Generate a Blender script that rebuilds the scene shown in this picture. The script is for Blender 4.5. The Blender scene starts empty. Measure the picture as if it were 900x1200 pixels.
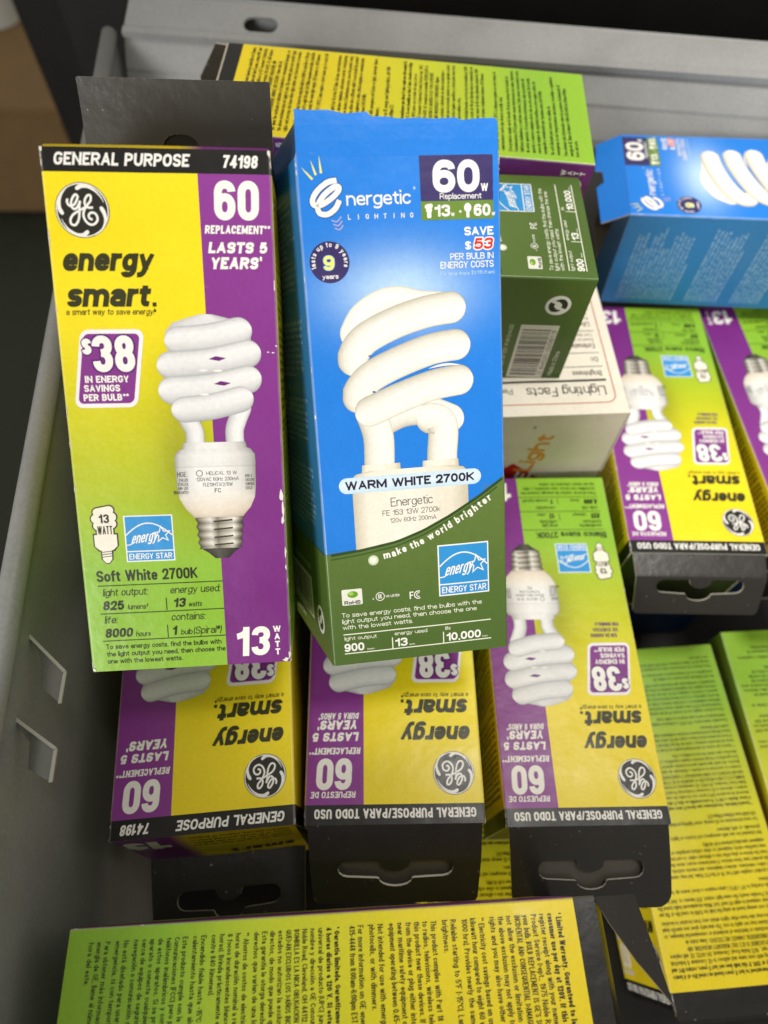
import bpy, bmesh, math, random
from mathutils import Vector, Matrix, noise
from mathutils.geometry import tessellate_polygon
R = math.radians
S = bpy.context.scene
COL = S.collection

# ------------------------------------------------------------------ camera, light, exposure
CAM_H = 0.345
cam = bpy.data.cameras.new('camera')
cam.sensor_fit = 'VERTICAL'; cam.sensor_height = 36.0; cam.sensor_width = 27.0
cam.lens = 811.0 / 1200.0 * 36.0
cam.clip_start = 0.005; cam.clip_end = 60.0
cam.dof.use_dof = True; cam.dof.focus_distance = 0.185; cam.dof.aperture_fstop = 10.0
camo = bpy.data.objects.new('camera', cam); COL.objects.link(camo)
camo.matrix_world = Matrix.Translation((0, 0, CAM_H)) @ Matrix.Rotation(R(29), 4, 'X') @ Matrix.Rotation(R(0.4), 4, 'Z')
S.camera = camo

wd = bpy.data.worlds.new('World'); S.world = wd; wd.use_nodes = True
bg = wd.node_tree.nodes['Background']
bg.inputs[0].default_value = (1.0, 0.94, 0.83, 1); bg.inputs[1].default_value = WORLD_STR = 0.44

def lamp(name, kind, loc, target, energy, color, **kw):
    l = bpy.data.lights.new(name, kind); l.energy = energy; l.color = color
    for k, v in kw.items(): setattr(l, k, v)
    o = bpy.data.objects.new(name, l); COL.objects.link(o)
    o.location = loc
    o.rotation_euler = (Vector(target) - Vector(loc)).to_track_quat('-Z', 'Y').to_euler()
    return o
lamp('ceiling_lamp', 'SPOT', (0.24, 0.16, 1.0), (0.115, 0.225, 0.12), 27.0, (1.0, 0.96, 0.89),
     spot_size=R(34), spot_blend=1.0, shadow_soft_size=0.12)
lamp('window_light', 'AREA', (-0.62, -1.0, 0.66), (0.0, 0.12, 0.18), 11.3, (1.0, 0.985, 0.96), shape='RECTANGLE', size=.42, size_y=.34)
S.view_settings.view_transform = 'Standard'
S.view_settings.look = 'None'
S.view_settings.exposure = 0.10
S.view_settings.gamma = 1.0

# ------------------------------------------------------------------ colours and materials
def lin(c):
    if isinstance(c, str):
        c = tuple(int(c[i:i+2], 16) / 255 for i in (1, 3, 5))
    return tuple(v / 12.92 if v <= .04045 else ((v + .055) / 1.055) ** 2.4 for v in c[:3])
def mix(a, b, t):
    t = max(0., min(1., t)); return tuple(x + (y - x) * t for x, y in zip(a, b))

YEL = lin('#f7e01c'); YEL2 = lin('#f0d80c'); LIME = lin('#a8c41c'); GRN = lin('#7fb52a')
PUR = lin('#7d2c84'); PUR2 = lin('#70257a'); BLK = lin('#1a1917'); WHT = lin('#f4f2ec'); INK = lin('#1e1e10')
BLU = lin('#1f78d8'); NAVY = lin('#3a3168'); DGR = lin('#55702f'); OLIVE = lin('#6a8a34'); ESB = lin('#2f93d6')
CARD = lin('#cfc6b4'); CREAM = lin('#ece4d2')

def node_mat(name, rough=.4, spec=.5, vcol=True, base=(.5, .5, .5), metallic=0., grain=.06, bump=.0, bscale=300., dust=0., rvar=.1):
    m = bpy.data.materials.new(name); m.use_nodes = True
    nt = m.node_tree; N = nt.nodes; L = nt.links
    b = N['Principled BSDF']
    tc = N.new('ShaderNodeTexCoord')
    n1 = N.new('ShaderNodeTexNoise'); n1.inputs['Scale'].default_value = 900; n1.inputs['Detail'].default_value = 4
    n2 = N.new('ShaderNodeTexNoise'); n2.inputs['Scale'].default_value = 38; n2.inputs['Detail'].default_value = 5
    L.new(tc.outputs['Object'], n1.inputs['Vector']); L.new(tc.outputs['Object'], n2.inputs['Vector'])
    mr = N.new('ShaderNodeMapRange'); mr.inputs[1].default_value = .3; mr.inputs[2].default_value = .7
    mr.inputs[3].default_value = 1 - grain; mr.inputs[4].default_value = 1 + grain
    ad = N.new('ShaderNodeMath'); ad.operation = 'ADD'; L.new(n1.outputs[0], ad.inputs[0]); L.new(n2.outputs[0], ad.inputs[1])
    hf = N.new('ShaderNodeMath'); hf.operation = 'MULTIPLY'; hf.inputs[1].default_value = .5; L.new(ad.outputs[0], hf.inputs[0])
    L.new(hf.outputs[0], mr.inputs[0])
    mx = N.new('ShaderNodeMix'); mx.data_type = 'RGBA'; mx.blend_type = 'MULTIPLY'; mx.inputs[0].default_value = 1
    if vcol:
        at = N.new('ShaderNodeAttribute'); at.attribute_name = 'Col'
        L.new(at.outputs['Color'], mx.inputs[6])
    else:
        mx.inputs[6].default_value = (*base, 1)
    L.new(mr.outputs[0], mx.inputs[7])
    out = mx.outputs[2]
    if dust > 0:                       # pale specks of dust and scuffing
        n3 = N.new('ShaderNodeTexNoise'); n3.inputs['Scale'].default_value = 620; n3.inputs['Detail'].default_value = 2
        L.new(tc.outputs['Object'], n3.inputs['Vector'])
        r3 = N.new('ShaderNodeMapRange'); r3.inputs[1].default_value = .72; r3.inputs[2].default_value = .80
        r3.inputs[3].default_value = 0; r3.inputs[4].default_value = dust
        L.new(n3.outputs[0], r3.inputs[0])
        m2 = N.new('ShaderNodeMix'); m2.data_type = 'RGBA'
        L.new(r3.outputs[0], m2.inputs[0]); L.new(out, m2.inputs[6]); m2.inputs[7].default_value = (.45, .43, .38, 1)
        out = m2.outputs[2]
    L.new(out, b.inputs['Base Color'])
    rr = N.new('ShaderNodeMapRange'); rr.inputs[1].default_value = .3; rr.inputs[2].default_value = .7
    rr.inputs[3].default_value = rough - rvar; rr.inputs[4].default_value = rough + rvar
    L.new(n2.outputs[0], rr.inputs[0]); L.new(rr.outputs[0], b.inputs['Roughness'])
    b.inputs['Metallic'].default_value = metallic
    b.inputs['Specular IOR Level'].default_value = spec
    if bump > 0:
        nb = N.new('ShaderNodeTexNoise'); nb.inputs['Scale'].default_value = bscale; nb.inputs['Detail'].default_value = 3
        L.new(tc.outputs['Object'], nb.inputs['Vector'])
        bp = N.new('ShaderNodeBump'); bp.inputs['Strength'].default_value = bump; bp.inputs['Distance'].default_value = .001
        L.new(nb.outputs[0], bp.inputs['Height']); L.new(bp.outputs[0], b.inputs['Normal'])
    return m
M_PRINT = node_mat('printed_card', .34, .34, True, grain=.075, bump=.20, bscale=160, dust=.10)
M_BLACK = node_mat('black_coated_card', .34, .40, True, grain=.10, bump=.15, bscale=220, dust=.55)
M_METAL = node_mat('grey_painted_steel', .50, .4, False, lin('#929392'), .1, .15, .05, 260, .22, .10)
M_STEEL = node_mat('bare_bent_steel', .25, .5, False, lin('#80827e'), .6, .06, .03, 300)
M_DARK = node_mat('dark_cabinet_gap_shade', .6, .3, False, lin('#1b1a18'), 0, .15)
M_FLOOR = node_mat('dark_floor', .7, .3, False, lin('#2c3125'), 0, .2)
M_BROWN = node_mat('brown_board', .8, .2, False, lin('#7a6242'), 0, .12)
M_WHITE = node_mat('white_roll_lug_glint', .5, .4, False, lin('#b9b8b0'), 0, .05)

# ------------------------------------------------------------------ object helpers
def mesh_obj(name, verts, faces, cols, mat, parent=None, fmat=None, mats=None, smooth=False):
    me = bpy.data.meshes.new(name); me.from_pydata(verts, [], faces)
    if cols is not None:
        ca = me.color_attributes.new('Col', 'FLOAT_COLOR', 'POINT')
        flat = []
        for c in cols: flat += [c[0], c[1], c[2], 1.0]
        ca.data.foreach_set('color', flat)
    for m in (mats or [mat]): me.materials.append(m)
    if fmat: me.polygons.foreach_set('material_index', fmat)
    if smooth: me.polygons.foreach_set('use_smooth', [True] * len(me.polygons))
    me.update()
    o = bpy.data.objects.new(name, me); COL.objects.link(o)
    if parent: o.parent = parent
    return o
def thing(name, label, cat, group=None):
    o = bpy.data.objects.new(name, None); COL.objects.link(o); o.empty_display_size = .01
    o['label'] = label; o['category'] = cat
    if group: o['group'] = group
    return o

# ------------------------------------------------------------------ drawn lettering: every glyph is a few pen strokes
# width ; stroke ; stroke   (points x,y   ~ = rounded corner   z = closed)
GL = {}
_src = '''
A|.68|0,0 .5,1 1,0|.2,.3 .8,.3
B|.62|0,.53 0,0 ~1,0 ~1,.53 0,.53 0,1 ~.93,1 ~.93,.53 .5,.53
C|.62|1,.74 ~1,1 ~0,1 ~0,0 ~1,0 1,.26
D|.64|z 0,0 0,1 ~1,1 ~1,0
E|.54|1,1 0,1 0,0 1,0|0,.52 .9,.52
F|.52|1,1 0,1 0,0|0,.5 .9,.5
G|.64|1,.76 ~1,1 ~0,1 ~0,0 ~1,0 1,.46 .6,.46
H|.64|0,0 0,1|1,0 1,1|0,.52 1,.52
I|0|0,0 0,1
J|.5|1,1 ~1,0 ~0,0 0,.26
K|.64|0,0 0,1|1,1 0,.4|.3,.6 1,0
L|.5|0,1 0,0 1,0
M|.8|0,0 0,1 .5,.15 1,1 1,0
N|.66|0,0 0,1 1,0 1,1
O|.66|z ~0,0 ~0,1 ~1,1 ~1,0
P|.6|0,0 0,1 ~1,1 ~1,.44 0,.44
Q|.66|z ~0,0 ~0,1 ~1,1 ~1,0|.6,.28 1,-.02
R|.64|0,0 0,1 ~1,1 ~1,.47 0,.47|.5,.47 1,0
S|.6|1,.76 ~1,1 ~0,1 ~0,.53 ~1,.47 ~1,0 ~0,0 0,.24
T|.58|0,1 1,1|.5,1 .5,0
U|.64|0,1 ~0,0 ~1,0 1,1
V|.64|0,1 .5,0 1,1
W|.95|0,1 .25,0 .5,1 .75,0 1,1
X|.64|0,0 1,1|0,1 1,0
Y|.62|0,1 .5,.42 1,1|.5,.42 .5,0
Z|.58|0,1 1,1 0,0 1,0
0|.56|z ~0,0 ~0,1 ~1,1 ~1,0
1|.36|1,0 1,1|0,.76 ~.9,.8 1,1
2|.56|0,.74 ~0,1 ~1,1 ~1,.52 0,0 1,0
3|.56|0,.76 ~0,1 ~1,1 ~1,.53 .4,.53|.4,.53 ~1,.53 ~1,0 ~0,0 0,.25
4|.58|.75,0 .75,1 0,.25 1,.25
5|.56|.95,1 .1,1 0,.5 ~.12,.63 ~1,.63 ~1,0 ~0,0 0,.24
6|.56|z ~0,0 ~0,.6 ~1,.6 ~1,0|0,.3 ~0,1 ~1,1 1,.78
7|.54|0,1 1,1 ~.4,.5 .3,0
8|.56|z ~0,0 ~0,.53 ~1,.53 ~1,0|z ~.05,.53 ~.05,1 ~.95,1 ~.95,.53
9|.56|z ~0,.4 ~0,1 ~1,1 ~1,.4|1,.7 ~1,0 ~0,0 0,.22
a|.52|0,.54 ~0,.72 ~1,.72 1,0|1,.42 ~0,.42 ~0,0 ~1,0 1,.22
b|.54|0,1 0,0|z ~0,0 ~0,.72 ~1,.72 ~1,0
c|.5|1,.52 ~1,.72 ~0,.72 ~0,0 ~1,0 1,.2
d|.54|1,1 1,0|z ~0,0 ~0,.72 ~1,.72 ~1,0
e|.52|0,.36 1,.36 ~1,.72 ~0,.72 ~0,0 ~1,0 1,.17
f|.36|.35,0 ~.35,1 1,1|0,.72 1,.72
g|.54|z ~0,0 ~0,.72 ~1,.72 ~1,0|1,.72 ~1,-.26 ~0,-.26 0,-.14
h|.54|0,1 0,0|0,.4 ~0,.72 ~1,.72 1,0
i|0|0,.72 0,0|0,1 0,.985
j|.2|1,.72 ~1,-.26 0,-.26|1,1 1,.985
k|.52|0,1 0,0|1,.72 0,.28|.35,.45 1,0
l|0|0,1 0,0
m|.86|0,.72 0,0|0,.42 ~0,.72 ~.5,.72 .5,0|.5,.42 ~.5,.72 ~1,.72 1,0
n|.54|0,.72 0,0|0,.4 ~0,.72 ~1,.72 1,0
o|.54|z ~0,0 ~0,.72 ~1,.72 ~1,0
p|.54|0,.72 0,-.26|z ~0,0 ~0,.72 ~1,.72 ~1,0
q|.54|1,.72 1,-.26|z ~0,0 ~0,.72 ~1,.72 ~1,0
r|.36|0,.72 0,0|0,.4 ~0,.72 1,.72
s|.48|1,.56 ~1,.72 ~0,.72 ~0,.39 ~1,.33 ~1,0 ~0,0 0,.16
t|.36|.4,.95 ~.4,0 1,0|0,.72 1,.72
u|.54|0,.72 ~0,0 ~1,0 1,.3|1,.72 1,0
v|.54|0,.72 .5,0 1,.72
w|.8|0,.72 .25,0 .5,.72 .75,0 1,.72
x|.52|0,.72 1,0|0,0 1,.72
y|.54|0,.72 .5,.02|1,.72 .5,.02 ~.32,-.26 0,-.26
z|.48|0,.72 1,.72 0,0 1,0
.|0|0,0 0,.015
,|.06|1,.06 1,-.02 0,-.15
:|0|0,0 0,.015|0,.6 0,.585
;|0|0,.03 0,-.08|0,.6 0,.585
'|0|0,1 0,.8
"|.2|0,1 0,.8|1,1 1,.8
*|.26|.5,1 .5,.7|0,.93 1,.77|0,.77 1,.93
/|.4|0,0 1,1
(|.16|1,1.05 ~0,.8 ~0,.1 1,-.15
)|.16|0,1.05 ~1,.8 ~1,.1 0,-.15
-|.3|0,.4 1,.4
+|.5|0,.4 1,.4|.5,.65 .5,.15
$|.6|1,.76 ~1,1 ~0,1 ~0,.53 ~1,.47 ~1,0 ~0,0 0,.24|.5,1.1 .5,-.1
%|.8|0,0 1,1|z ~0,.6 ~0,1 ~.35,1 ~.35,.6|z ~.65,0 ~.65,.4 ~1,.4 ~1,0
&|.66|1,0 ~.1,.8 ~.3,1 ~.7,1 ~.6,.6 ~0,.4 ~0,0 ~.7,0 1,.4
#|.6|.3,0 .4,1|.65,0 .75,1|0,.35 1,.35|0,.66 1,.66
!|0|0,1 0,.3|0,0 0,.015
?|.5|0,.76 ~0,1 ~1,1 ~1,.5 .5,.5 .5,.28|.5,0 .5,.015
°|.24|z ~0,.7 ~0,1 ~1,1 ~1,.7
®|.36|z ~0,.55 ~0,1 ~1,1 ~1,.55|.4,.65 .4,.88 ~.75,.88 ~.75,.76 .4,.76
†|.3|.5,1 .5,.4|0,.85 1,.85
·|0|0,.4 0,.385
¢|.5|1,.52 ~1,.72 ~0,.72 ~0,0 ~1,0 1,.2|.5,.85 .5,-.12
'''
for ln in _src.strip().split('\n'):
    p = ln.split('|'); st = []
    for s in p[2:]:
        closed = s.startswith('z '); s = s[2:] if closed else s
        pts = []
        for q in s.split():
            rd = q[0] == '~'; q = q.lstrip('~'); a, b = q.split(','); pts.append((float(a), float(b), rd))
        st.append((closed, pts))
    GL[p[0]] = (float(p[1]), st)
ACC = {'á': 'a', 'é': 'e', 'í': 'i', 'ó': 'o', 'ú': 'u', 'ñ': 'n', 'Ñ': 'N', 'Á': 'A', 'É': 'E', 'Í': 'I', 'Ó': 'O'}

def rounded(pts, closed, seg):
    n = len(pts); out = []
    for i, (x, y, rd) in enumerate(pts):
        if not rd or (not closed and i in (0, n - 1)): out.append((x, y)); continue
        a = pts[i - 1]; b = pts[(i + 1) % n]
        fa = .5 if a[2] else 1.; fb = .5 if b[2] else 1.
        if not closed and i - 1 == 0: fa = 1.
        if not closed and i + 1 == n - 1: fb = 1.
        dx, dy = a[0] - x, a[1] - y; ex, ey = b[0] - x, b[1] - y
        la, lb = math.hypot(dx, dy) * fa, math.hypot(ex, ey) * fb
        r0 = max(la, lb); r1 = min(la, lb)
        ra, rb = min(la, r1 * 1.25), min(lb, r1 * 1.25)
        la0, lb0 = max(1e-9, math.hypot(dx, dy)), max(1e-9, math.hypot(ex, ey))
        p0 = (x + dx / la0 * ra, y + dy / la0 * ra); p3 = (x + ex / lb0 * rb, y + ey / lb0 * rb)
        k = .60
        p1 = (p0[0] + (x - p0[0]) * k, p0[1] + (y - p0[1]) * k); p2 = (p3[0] + (x - p3[0]) * k, p3[1] + (y - p3[1]) * k)
        for j in range(seg + 1):
            t = j / seg; u = 1 - t
            out.append((u**3*p0[0] + 3*u*u*t*p1[0] + 3*u*t*t*p2[0] + t**3*p3[0], u**3*p0[1] + 3*u*u*t*p1[1] + 3*u*t*t*p2[1] + t**3*p3[1]))
    res = [out[0]]
    for q in out[1:]:
        if math.hypot(q[0] - res[-1][0], q[1] - res[-1][1]) > 1e-5: res.append(q)
    if closed and math.hypot(res[0][0] - res[-1][0], res[0][1] - res[-1][1]) < 1e-5: res.pop()
    return res

def ribbon(pts, w, closed=False, ext=0., widths=None):
    n = len(pts)
    if n < 2: return [], []
    pts = [tuple(p) for p in pts]
    if not closed and ext:
        def push(a, b):
            d = math.hypot(a[0]-b[0], a[1]-b[1]) or 1e-9
            return (a[0] + (a[0]-b[0]) / d * ext, a[1] + (a[1]-b[1]) / d * ext)
        pts[0], pts[-1] = push(pts[0], pts[1]), push(pts[-1], pts[-2])
    nr = []
    m = n if closed else n - 1
    for i in range(m):
        a, b = pts[i], pts[(i + 1) % n]; d = math.hypot(b[0]-a[0], b[1]-a[1]) or 1e-9
        nr.append((-(b[1]-a[1]) / d, (b[0]-a[0]) / d))
    V = []
    for i in range(n):
        n0 = nr[i - 1] if (closed or i > 0) else nr[0]
        n1 = nr[i % m] if (closed or i < n - 1) else nr[-1]
        dd = 1 + n0[0]*n1[0] + n0[1]*n1[1]; dd = max(dd, .30)
        mx_, my_ = (n0[0]+n1[0]) / dd, (n0[1]+n1[1]) / dd
        h = (widths[i] if widths else w) / 2
        V += [(pts[i][0] + mx_*h, pts[i][1] + my_*h), (pts[i][0] - mx_*h, pts[i][1] - my_*h)]
    F = []
    for i in range(m):
        j = (i + 1) % n
        F.append((2*i, 2*i+1, 2*j+1, 2*j))
    return V, F

def catmull(P, seg=8, closed=False):
    out = []; n = len(P)
    rng = n if closed else n - 1
    for i in range(rng):
        p0 = P[(i-1) % n] if (closed or i > 0) else P[0]; p1 = P[i]; p2 = P[(i+1) % n]
        p3 = P[(i+2) % n] if (closed or i + 2 < n) else P[-1]
        for j in range(seg):
            t = j / seg
            out.append(tuple(.5 * ((2*b) + (-a + c)*t + (2*a - 5*b + 4*c - d)*t*t + (-a + 3*b - 3*c + d)*t**3) for a, b, c, d in zip(p0, p1, p2, p3)))
    if not closed: out.append(tuple(P[-1]))
    return out

def glyph_strokes(ch, wf, w, seg, pen):
    acc = None
    if ch in ACC: acc, ch = ch, ACC[ch]
    if ch not in GL: return None, 0
    gw, st = GL[ch]
    Wd = max(gw * wf, w * 2.0) if gw >= .3 else (max(gw * wf, w * 1.2) if gw > 0 else w)
    low = ch.islower()
    def my(y):
        ks = [(-.26, -.26 + w/2), (0, w/2)] + ([(.72, .72 - w/2)] if low else []) + [(1, 1 - w/2), (1.3, 1.3 - w/2)]
        if y <= ks[0][0]: return ks[0][1] + (y - ks[0][0])
        for (a, b), (c, d) in zip(ks, ks[1:]):
            if y <= c: return b + (d - b) * (y - a) / (c - a)
        return y
    out = []
    sts = list(st)
    if acc:
        if acc in 'ñÑ': b = 1.14 if acc == 'Ñ' else .88; sts = sts + [(False, [(.1, b, False), (.9, b + .03, False)])]
        else: sts = [q for q in sts if not (ch == 'i' and q[1][0][1] == 1)] + [(False, [(.4, .86, False), (.7, 1.0, False)])]
    for closed, pts in sts:
        q = [(w/2 + x * (Wd - w), my(y), rd) for x, y, rd in pts]
        pieces = [q]
        if not closed:
            pieces = [[q[0]]]
            for i in range(1, len(q)):
                pieces[-1].append(q[i])
                if i < len(q) - 1 and not q[i][2]:
                    d1 = (q[i][0] - q[i-1][0], q[i][1] - q[i-1][1]); d2 = (q[i+1][0] - q[i][0], q[i+1][1] - q[i][1])
                    if d1[0]*d2[0] + d1[1]*d2[1] < -.12 * math.hypot(*d1) * math.hypot(*d2): pieces.append([q[i]])
        ys = [t for _, t in [(0, my(v)) for v in (-.26, 0, .72, 1.)]]
        V = []; F = []
        for pc in pieces:
            pl = rounded(pc, closed, seg)
            v_, f_ = ribbon(pl, pen, closed, 0)
            if not closed:      # square ends only where a stem meets a line of the letter
                exts = []
                for a_, b_ in ((pl[0], pl[1]), (pl[-1], pl[-2])):
                    dx, dy = abs(a_[0] - b_[0]), abs(a_[1] - b_[1])
                    vert = dy > 2.5 * dx; hor = dx > 2.5 * dy
                    ok = (vert and min(abs(a_[1] - t) for t in ys) < .03) or (hor and (abs(a_[0] - w/2) < .02 or abs(a_[0] - Wd + w/2) < .02)) or not (vert or hor)
                    exts.append(pen / 2 if ok or len(pl) == 2 and math.hypot(pl[0][0] - pl[1][0], pl[0][1] - pl[1][1]) < .04 else (pen - w) / 2)
                pl = list(pl)
                for e, i, j in ((exts[0], 0, 1), (exts[1], -1, -2)):
                    d = math.hypot(pl[i][0] - pl[j][0], pl[i][1] - pl[j][1]) or 1e-9
                    pl[i] = (pl[i][0] + (pl[i][0] - pl[j][0]) / d * e, pl[i][1] + (pl[i][1] - pl[j][1]) / d * e)
                v_, f_ = ribbon(pl, pen, False, 0)
            o_ = len(V); V += v_; F += [tuple(o_ + t for t in f) for f in f_]
        ymin = min(p[1] for p in pts); ymax = max(p[1] for p in pts); o = (pen - w) / 2
        lo = (-.26 if ymin < -.2 else (0 if ymin >= 0 else -.16)) - o
        hi = (.72 if (low and ymax <= .73 and ymax >= .6) else 1 if ymax <= 1 else 1.25) + o
        V = [(max(-o, min(Wd + o, x)), max(lo, min(hi, y))) for x, y in V]
        out.append((V, F))
    return out, Wd
_gc = {}
def glyph(ch, wf, w, seg, pen):
    k = (ch, round(wf, 4), w, seg, pen)
    if k not in _gc: _gc[k] = glyph_strokes(ch, wf, w, seg, pen)
    return _gc[k]

# ------------------------------------------------------------------ Art: flat print collected in panel millimetres (x right, y down)
class Art:
    def __init__(s): s.V = []; s.F = []; s.C = []
    def add(s, V, F, col, layer):
        b = len(s.V)
        cf = callable(col)
        for x, y in V:
            s.V.append((x, y, layer)); s.C.append(col(x, y) if cf else col)
        for f in F: s.F.append(tuple(b + i for i in f))
    def text(s, t, x, y, h, w=.14, wf=1., fit=None, slant=0., col=INK, align='l', rot=0., layer=3, track=None, seg=3, pen=None, space=.3):
        """baseline start at (x, y) mm; h = cap height mm; w = pen in cap heights"""
        over = (pen - w) if pen else 0.; pen = w + over
        tr = track if track is not None else .055 + .09 * w
        def total(f):
            g = 0; n = 0
            for c in t:
                if c == ' ': g += space * f; n += 1; continue
                gg = glyph(c, f, w, seg, pen)
                if gg[0] is None: continue
                g += gg[1]; n += 1
            return g + tr * max(0, n - 1)
        if fit:
            lo, hi = .2, 4.
            for _ in range(24):
                mid = (lo + hi) / 2
                if total(round(mid, 3)) * h < fit: lo = mid
                else: hi = mid
            wf = round((lo + hi) / 2, 3)
            wmax = round(.42 * .56 * wf, 3)
            if w > wmax and not over and over == 0 and wmax > .05: return s.text(t, x, y, h, max(.06, wmax - .001), wf, fit, slant, col, align, rot, layer, track, seg, None, space)
        tw = total(wf) * h
        ox = {'l': 0, 'c': -tw / 2, 'r': -tw}[align]
        cr, sr = math.cos(rot), math.sin(rot)
        cx = 0.; k = 0
        for c in t:
            if c == ' ': cx += space * wf + tr; continue
            sk, Wd = glyph(c, wf, w, seg, pen)
            if sk is None: continue
            for V, F in sk:
                k += 1
                W2 = []
                for gx, gy in V:
                    px = ox + (cx + gx + slant * gy) * h; py = -gy * h
                    W2.append((x + px*cr - py*sr, y + px*sr + py*cr))
                s.add(W2, F, col, layer + .06 * (k % 7))
            cx += Wd + tr
        return tw
    def arc_text(s, t, cx, cy, rad, a0, a1, h, w=.16, wf=1., col=WHT, layer=4):
        n = len(t)
        ws = [(.3 if c == ' ' else glyph(c, wf, w, 2, w)[1]) for c in t]; tot = sum(ws); acc = 0
        for c, q in zip(t, ws):
            a = a0 + (a1 - a0) * (acc + q / 2) / tot; acc += q
            if c == ' ': continue
            px, py = cx + rad * math.cos(a), cy + rad * math.sin(a)
            s.text(c, px, py, h, w, wf, col=col, align='c', rot=a + math.pi / 2, layer=layer, seg=2)
    def rect(s, x0, y0, x1, y1, col, layer=1, r=0., skew=0., n=1):
        if r <= 0:
            st = 3. if max(x1 - x0, y1 - y0) > 1.6 else .25
            nx = max(1, math.ceil((x1 - x0) / st)); ny = max(1, math.ceil((y1 - y0) / st)); V = []; F = []
            for j in range(ny + 1):
                y = y0 + (y1 - y0) * j / ny
                for i in range(nx + 1): V.append((x0 + (x1 - x0) * i / nx + skew * (y1 - y), y))
            for j in range(ny):
                for i in range(nx): o = j * (nx + 1) + i; F.append((o, o + 1, o + nx + 2, o + nx + 1))
            s.add(V, F, col, layer); return
        rows = []
        for j in range(7): t = R(15 * j); rows.append((y0 + r - r * math.cos(t), x0 + r - r * math.sin(t), x1 - r + r * math.sin(t)))
        for j in range(7): t = R(90 - 15 * j); rows.append((y1 - r + r * math.cos(t), x0 + r - r * math.sin(t), x1 - r + r * math.sin(t)))
        rows = [(y, a + skew * (y1 - y), b + skew * (y1 - y)) for y, a, b in rows]
        s.loft(rows, [(0, col), (1, col)], layer)
    def poly(s, P, col, layer=1):
        T = tessellate_polygon([[Vector((x, y, 0)) for x, y in P]])
        s.add(P, [tuple(t) for t in T], col, layer)
    def disc(s, cx, cy, rx, ry, col, layer=1, n=40):
        s.add([(cx, cy)] + [(cx + rx*math.cos(2*math.pi*i/n), cy + ry*math.sin(2*math.pi*i/n)) for i in range(n)],
              [(0, 1 + i, 1 + (i + 1) % n) for i in range(n)], col, layer)
    def ring(s, cx, cy, rx, ry, w, col, layer=2, n=48, a0=0, a1=360):
        full = abs(a1 - a0) >= 360
        m = n if full else n + 1
        P = [(cx + rx*math.cos(R(a0 + (a1-a0)*i/n)), cy + ry*math.sin(R(a0 + (a1-a0)*i/n))) for i in range(m)]
        V, F = ribbon(P, w, full); s.add(V, F, col, layer)
    def glow(s, cx, cy, rx, ry, cin, cout, layer=.5, n=48, p=1.0, m=8, clip=None):
        V = [(cx, cy)]; C = [cin]; F = []
        for k in range(1, m + 1):
            f = k / m
            for i in range(n):
                a = 2*math.pi*i/n; V.append((cx + rx*f*math.cos(a), cy + ry*f*math.sin(a))); C.append(mix(cin, cout, f**p))
        for i in range(n):
            F.append((0, 1 + i, 1 + (i+1) % n))
            for k in range(m - 1):
                a = 1 + k*n; F.append((a + i, a + n + i, a + n + (i+1) % n, a + (i+1) % n))
        if clip: V = [(min(max(x, clip[0]), clip[2]), min(max(y, clip[1]), clip[3])) for x, y in V]
        b = len(s.V)
        for v, c in zip(V, C): s.V.append((*v, layer)); s.C.append(c)
        for f in F: s.F.append(tuple(b + i for i in f))
    def line(s, P, w, col, layer=3, closed=False, widths=None, ext=0.):
        if not widths:
            Q = []
            for a, b in zip(P, list(P[1:]) + ([P[0]] if closed else [])):
                n = max(1, math.ceil(math.hypot(b[0]-a[0], b[1]-a[1]) / 2.5)); Q += [(a[0] + (b[0]-a[0])*i/n, a[1] + (b[1]-a[1])*i/n) for i in range(n)]
            P = Q if closed else Q + [P[-1]]
        V, F = ribbon(P, w, closed, ext, widths); s.add(V, F, col, layer)
    def curve(s, P, w, col, layer=3, closed=False, seg=8, taper=None):
        Q = catmull(P, seg, closed); n = len(Q)
        ws = [w * taper(i / (n - 1)) for i in range(n)] if taper else None
        V, F = ribbon(Q, w, closed, w * .3 if not closed and not taper else 0, ws); s.add(V, F, col, layer)
    def tube(s, P, r, stops, layer, seg=8, cap0=True, cap1=True, rfn=None):
        """a drawn glass tube: shade runs across it (stops: (v, colour), v -1 upper .. 1 lower side)"""
        Q = catmull(P, seg) if len(P) > 2 else [tuple(p) for p in catmull([P[0], P[1]], seg)]
        L = [0.]
        for a, b in zip(Q, Q[1:]): L.append(L[-1] + math.hypot(b[0]-a[0], b[1]-a[1]))
        tot = L[-1]
        def at(d):
            if d <= 0: a, b = Q[0], Q[1]; k = d / (L[1] or 1e-9)
            elif d >= tot: a, b = Q[-2], Q[-1]; k = 1 + (d - tot) / ((L[-1] - L[-2]) or 1e-9)
            else:
                i = max(j for j in range(len(L)) if L[j] <= d); i = min(i, len(Q) - 2)
                a, b = Q[i], Q[i+1]; k = (d - L[i]) / ((L[i+1] - L[i]) or 1e-9)
            dx, dy = b[0]-a[0], b[1]-a[1]; q = math.hypot(dx, dy) or 1e-9
            return (a[0] + dx*k, a[1] + dy*k), (-dy/q, dx/q)
        D = [i * tot / 28 for i in range(29)]
        if cap0: D = [-r * math.cos(R(90 * i / 7)) for i in range(7)] + D
        if cap1: D = D + [tot + r * math.sin(R(90 * i / 7)) for i in range(1, 8)]
        vs = [q[0] for q in stops]; m = len(vs)
        V = []; C = []; F = []
        for d in D:
            p, nn = at(d)
            h = r * (rfn(max(0, min(1, d / tot))) if rfn else 1)
            if d < 0: h *= math.sqrt(max(0, 1 - (d/r)**2))
            if d > tot: h *= math.sqrt(max(0, 1 - ((d-tot)/r)**2))
            for v, c in stops: V.append((p[0] + nn[0]*h*v, p[1] + nn[1]*h*v)); C.append(c)
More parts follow.
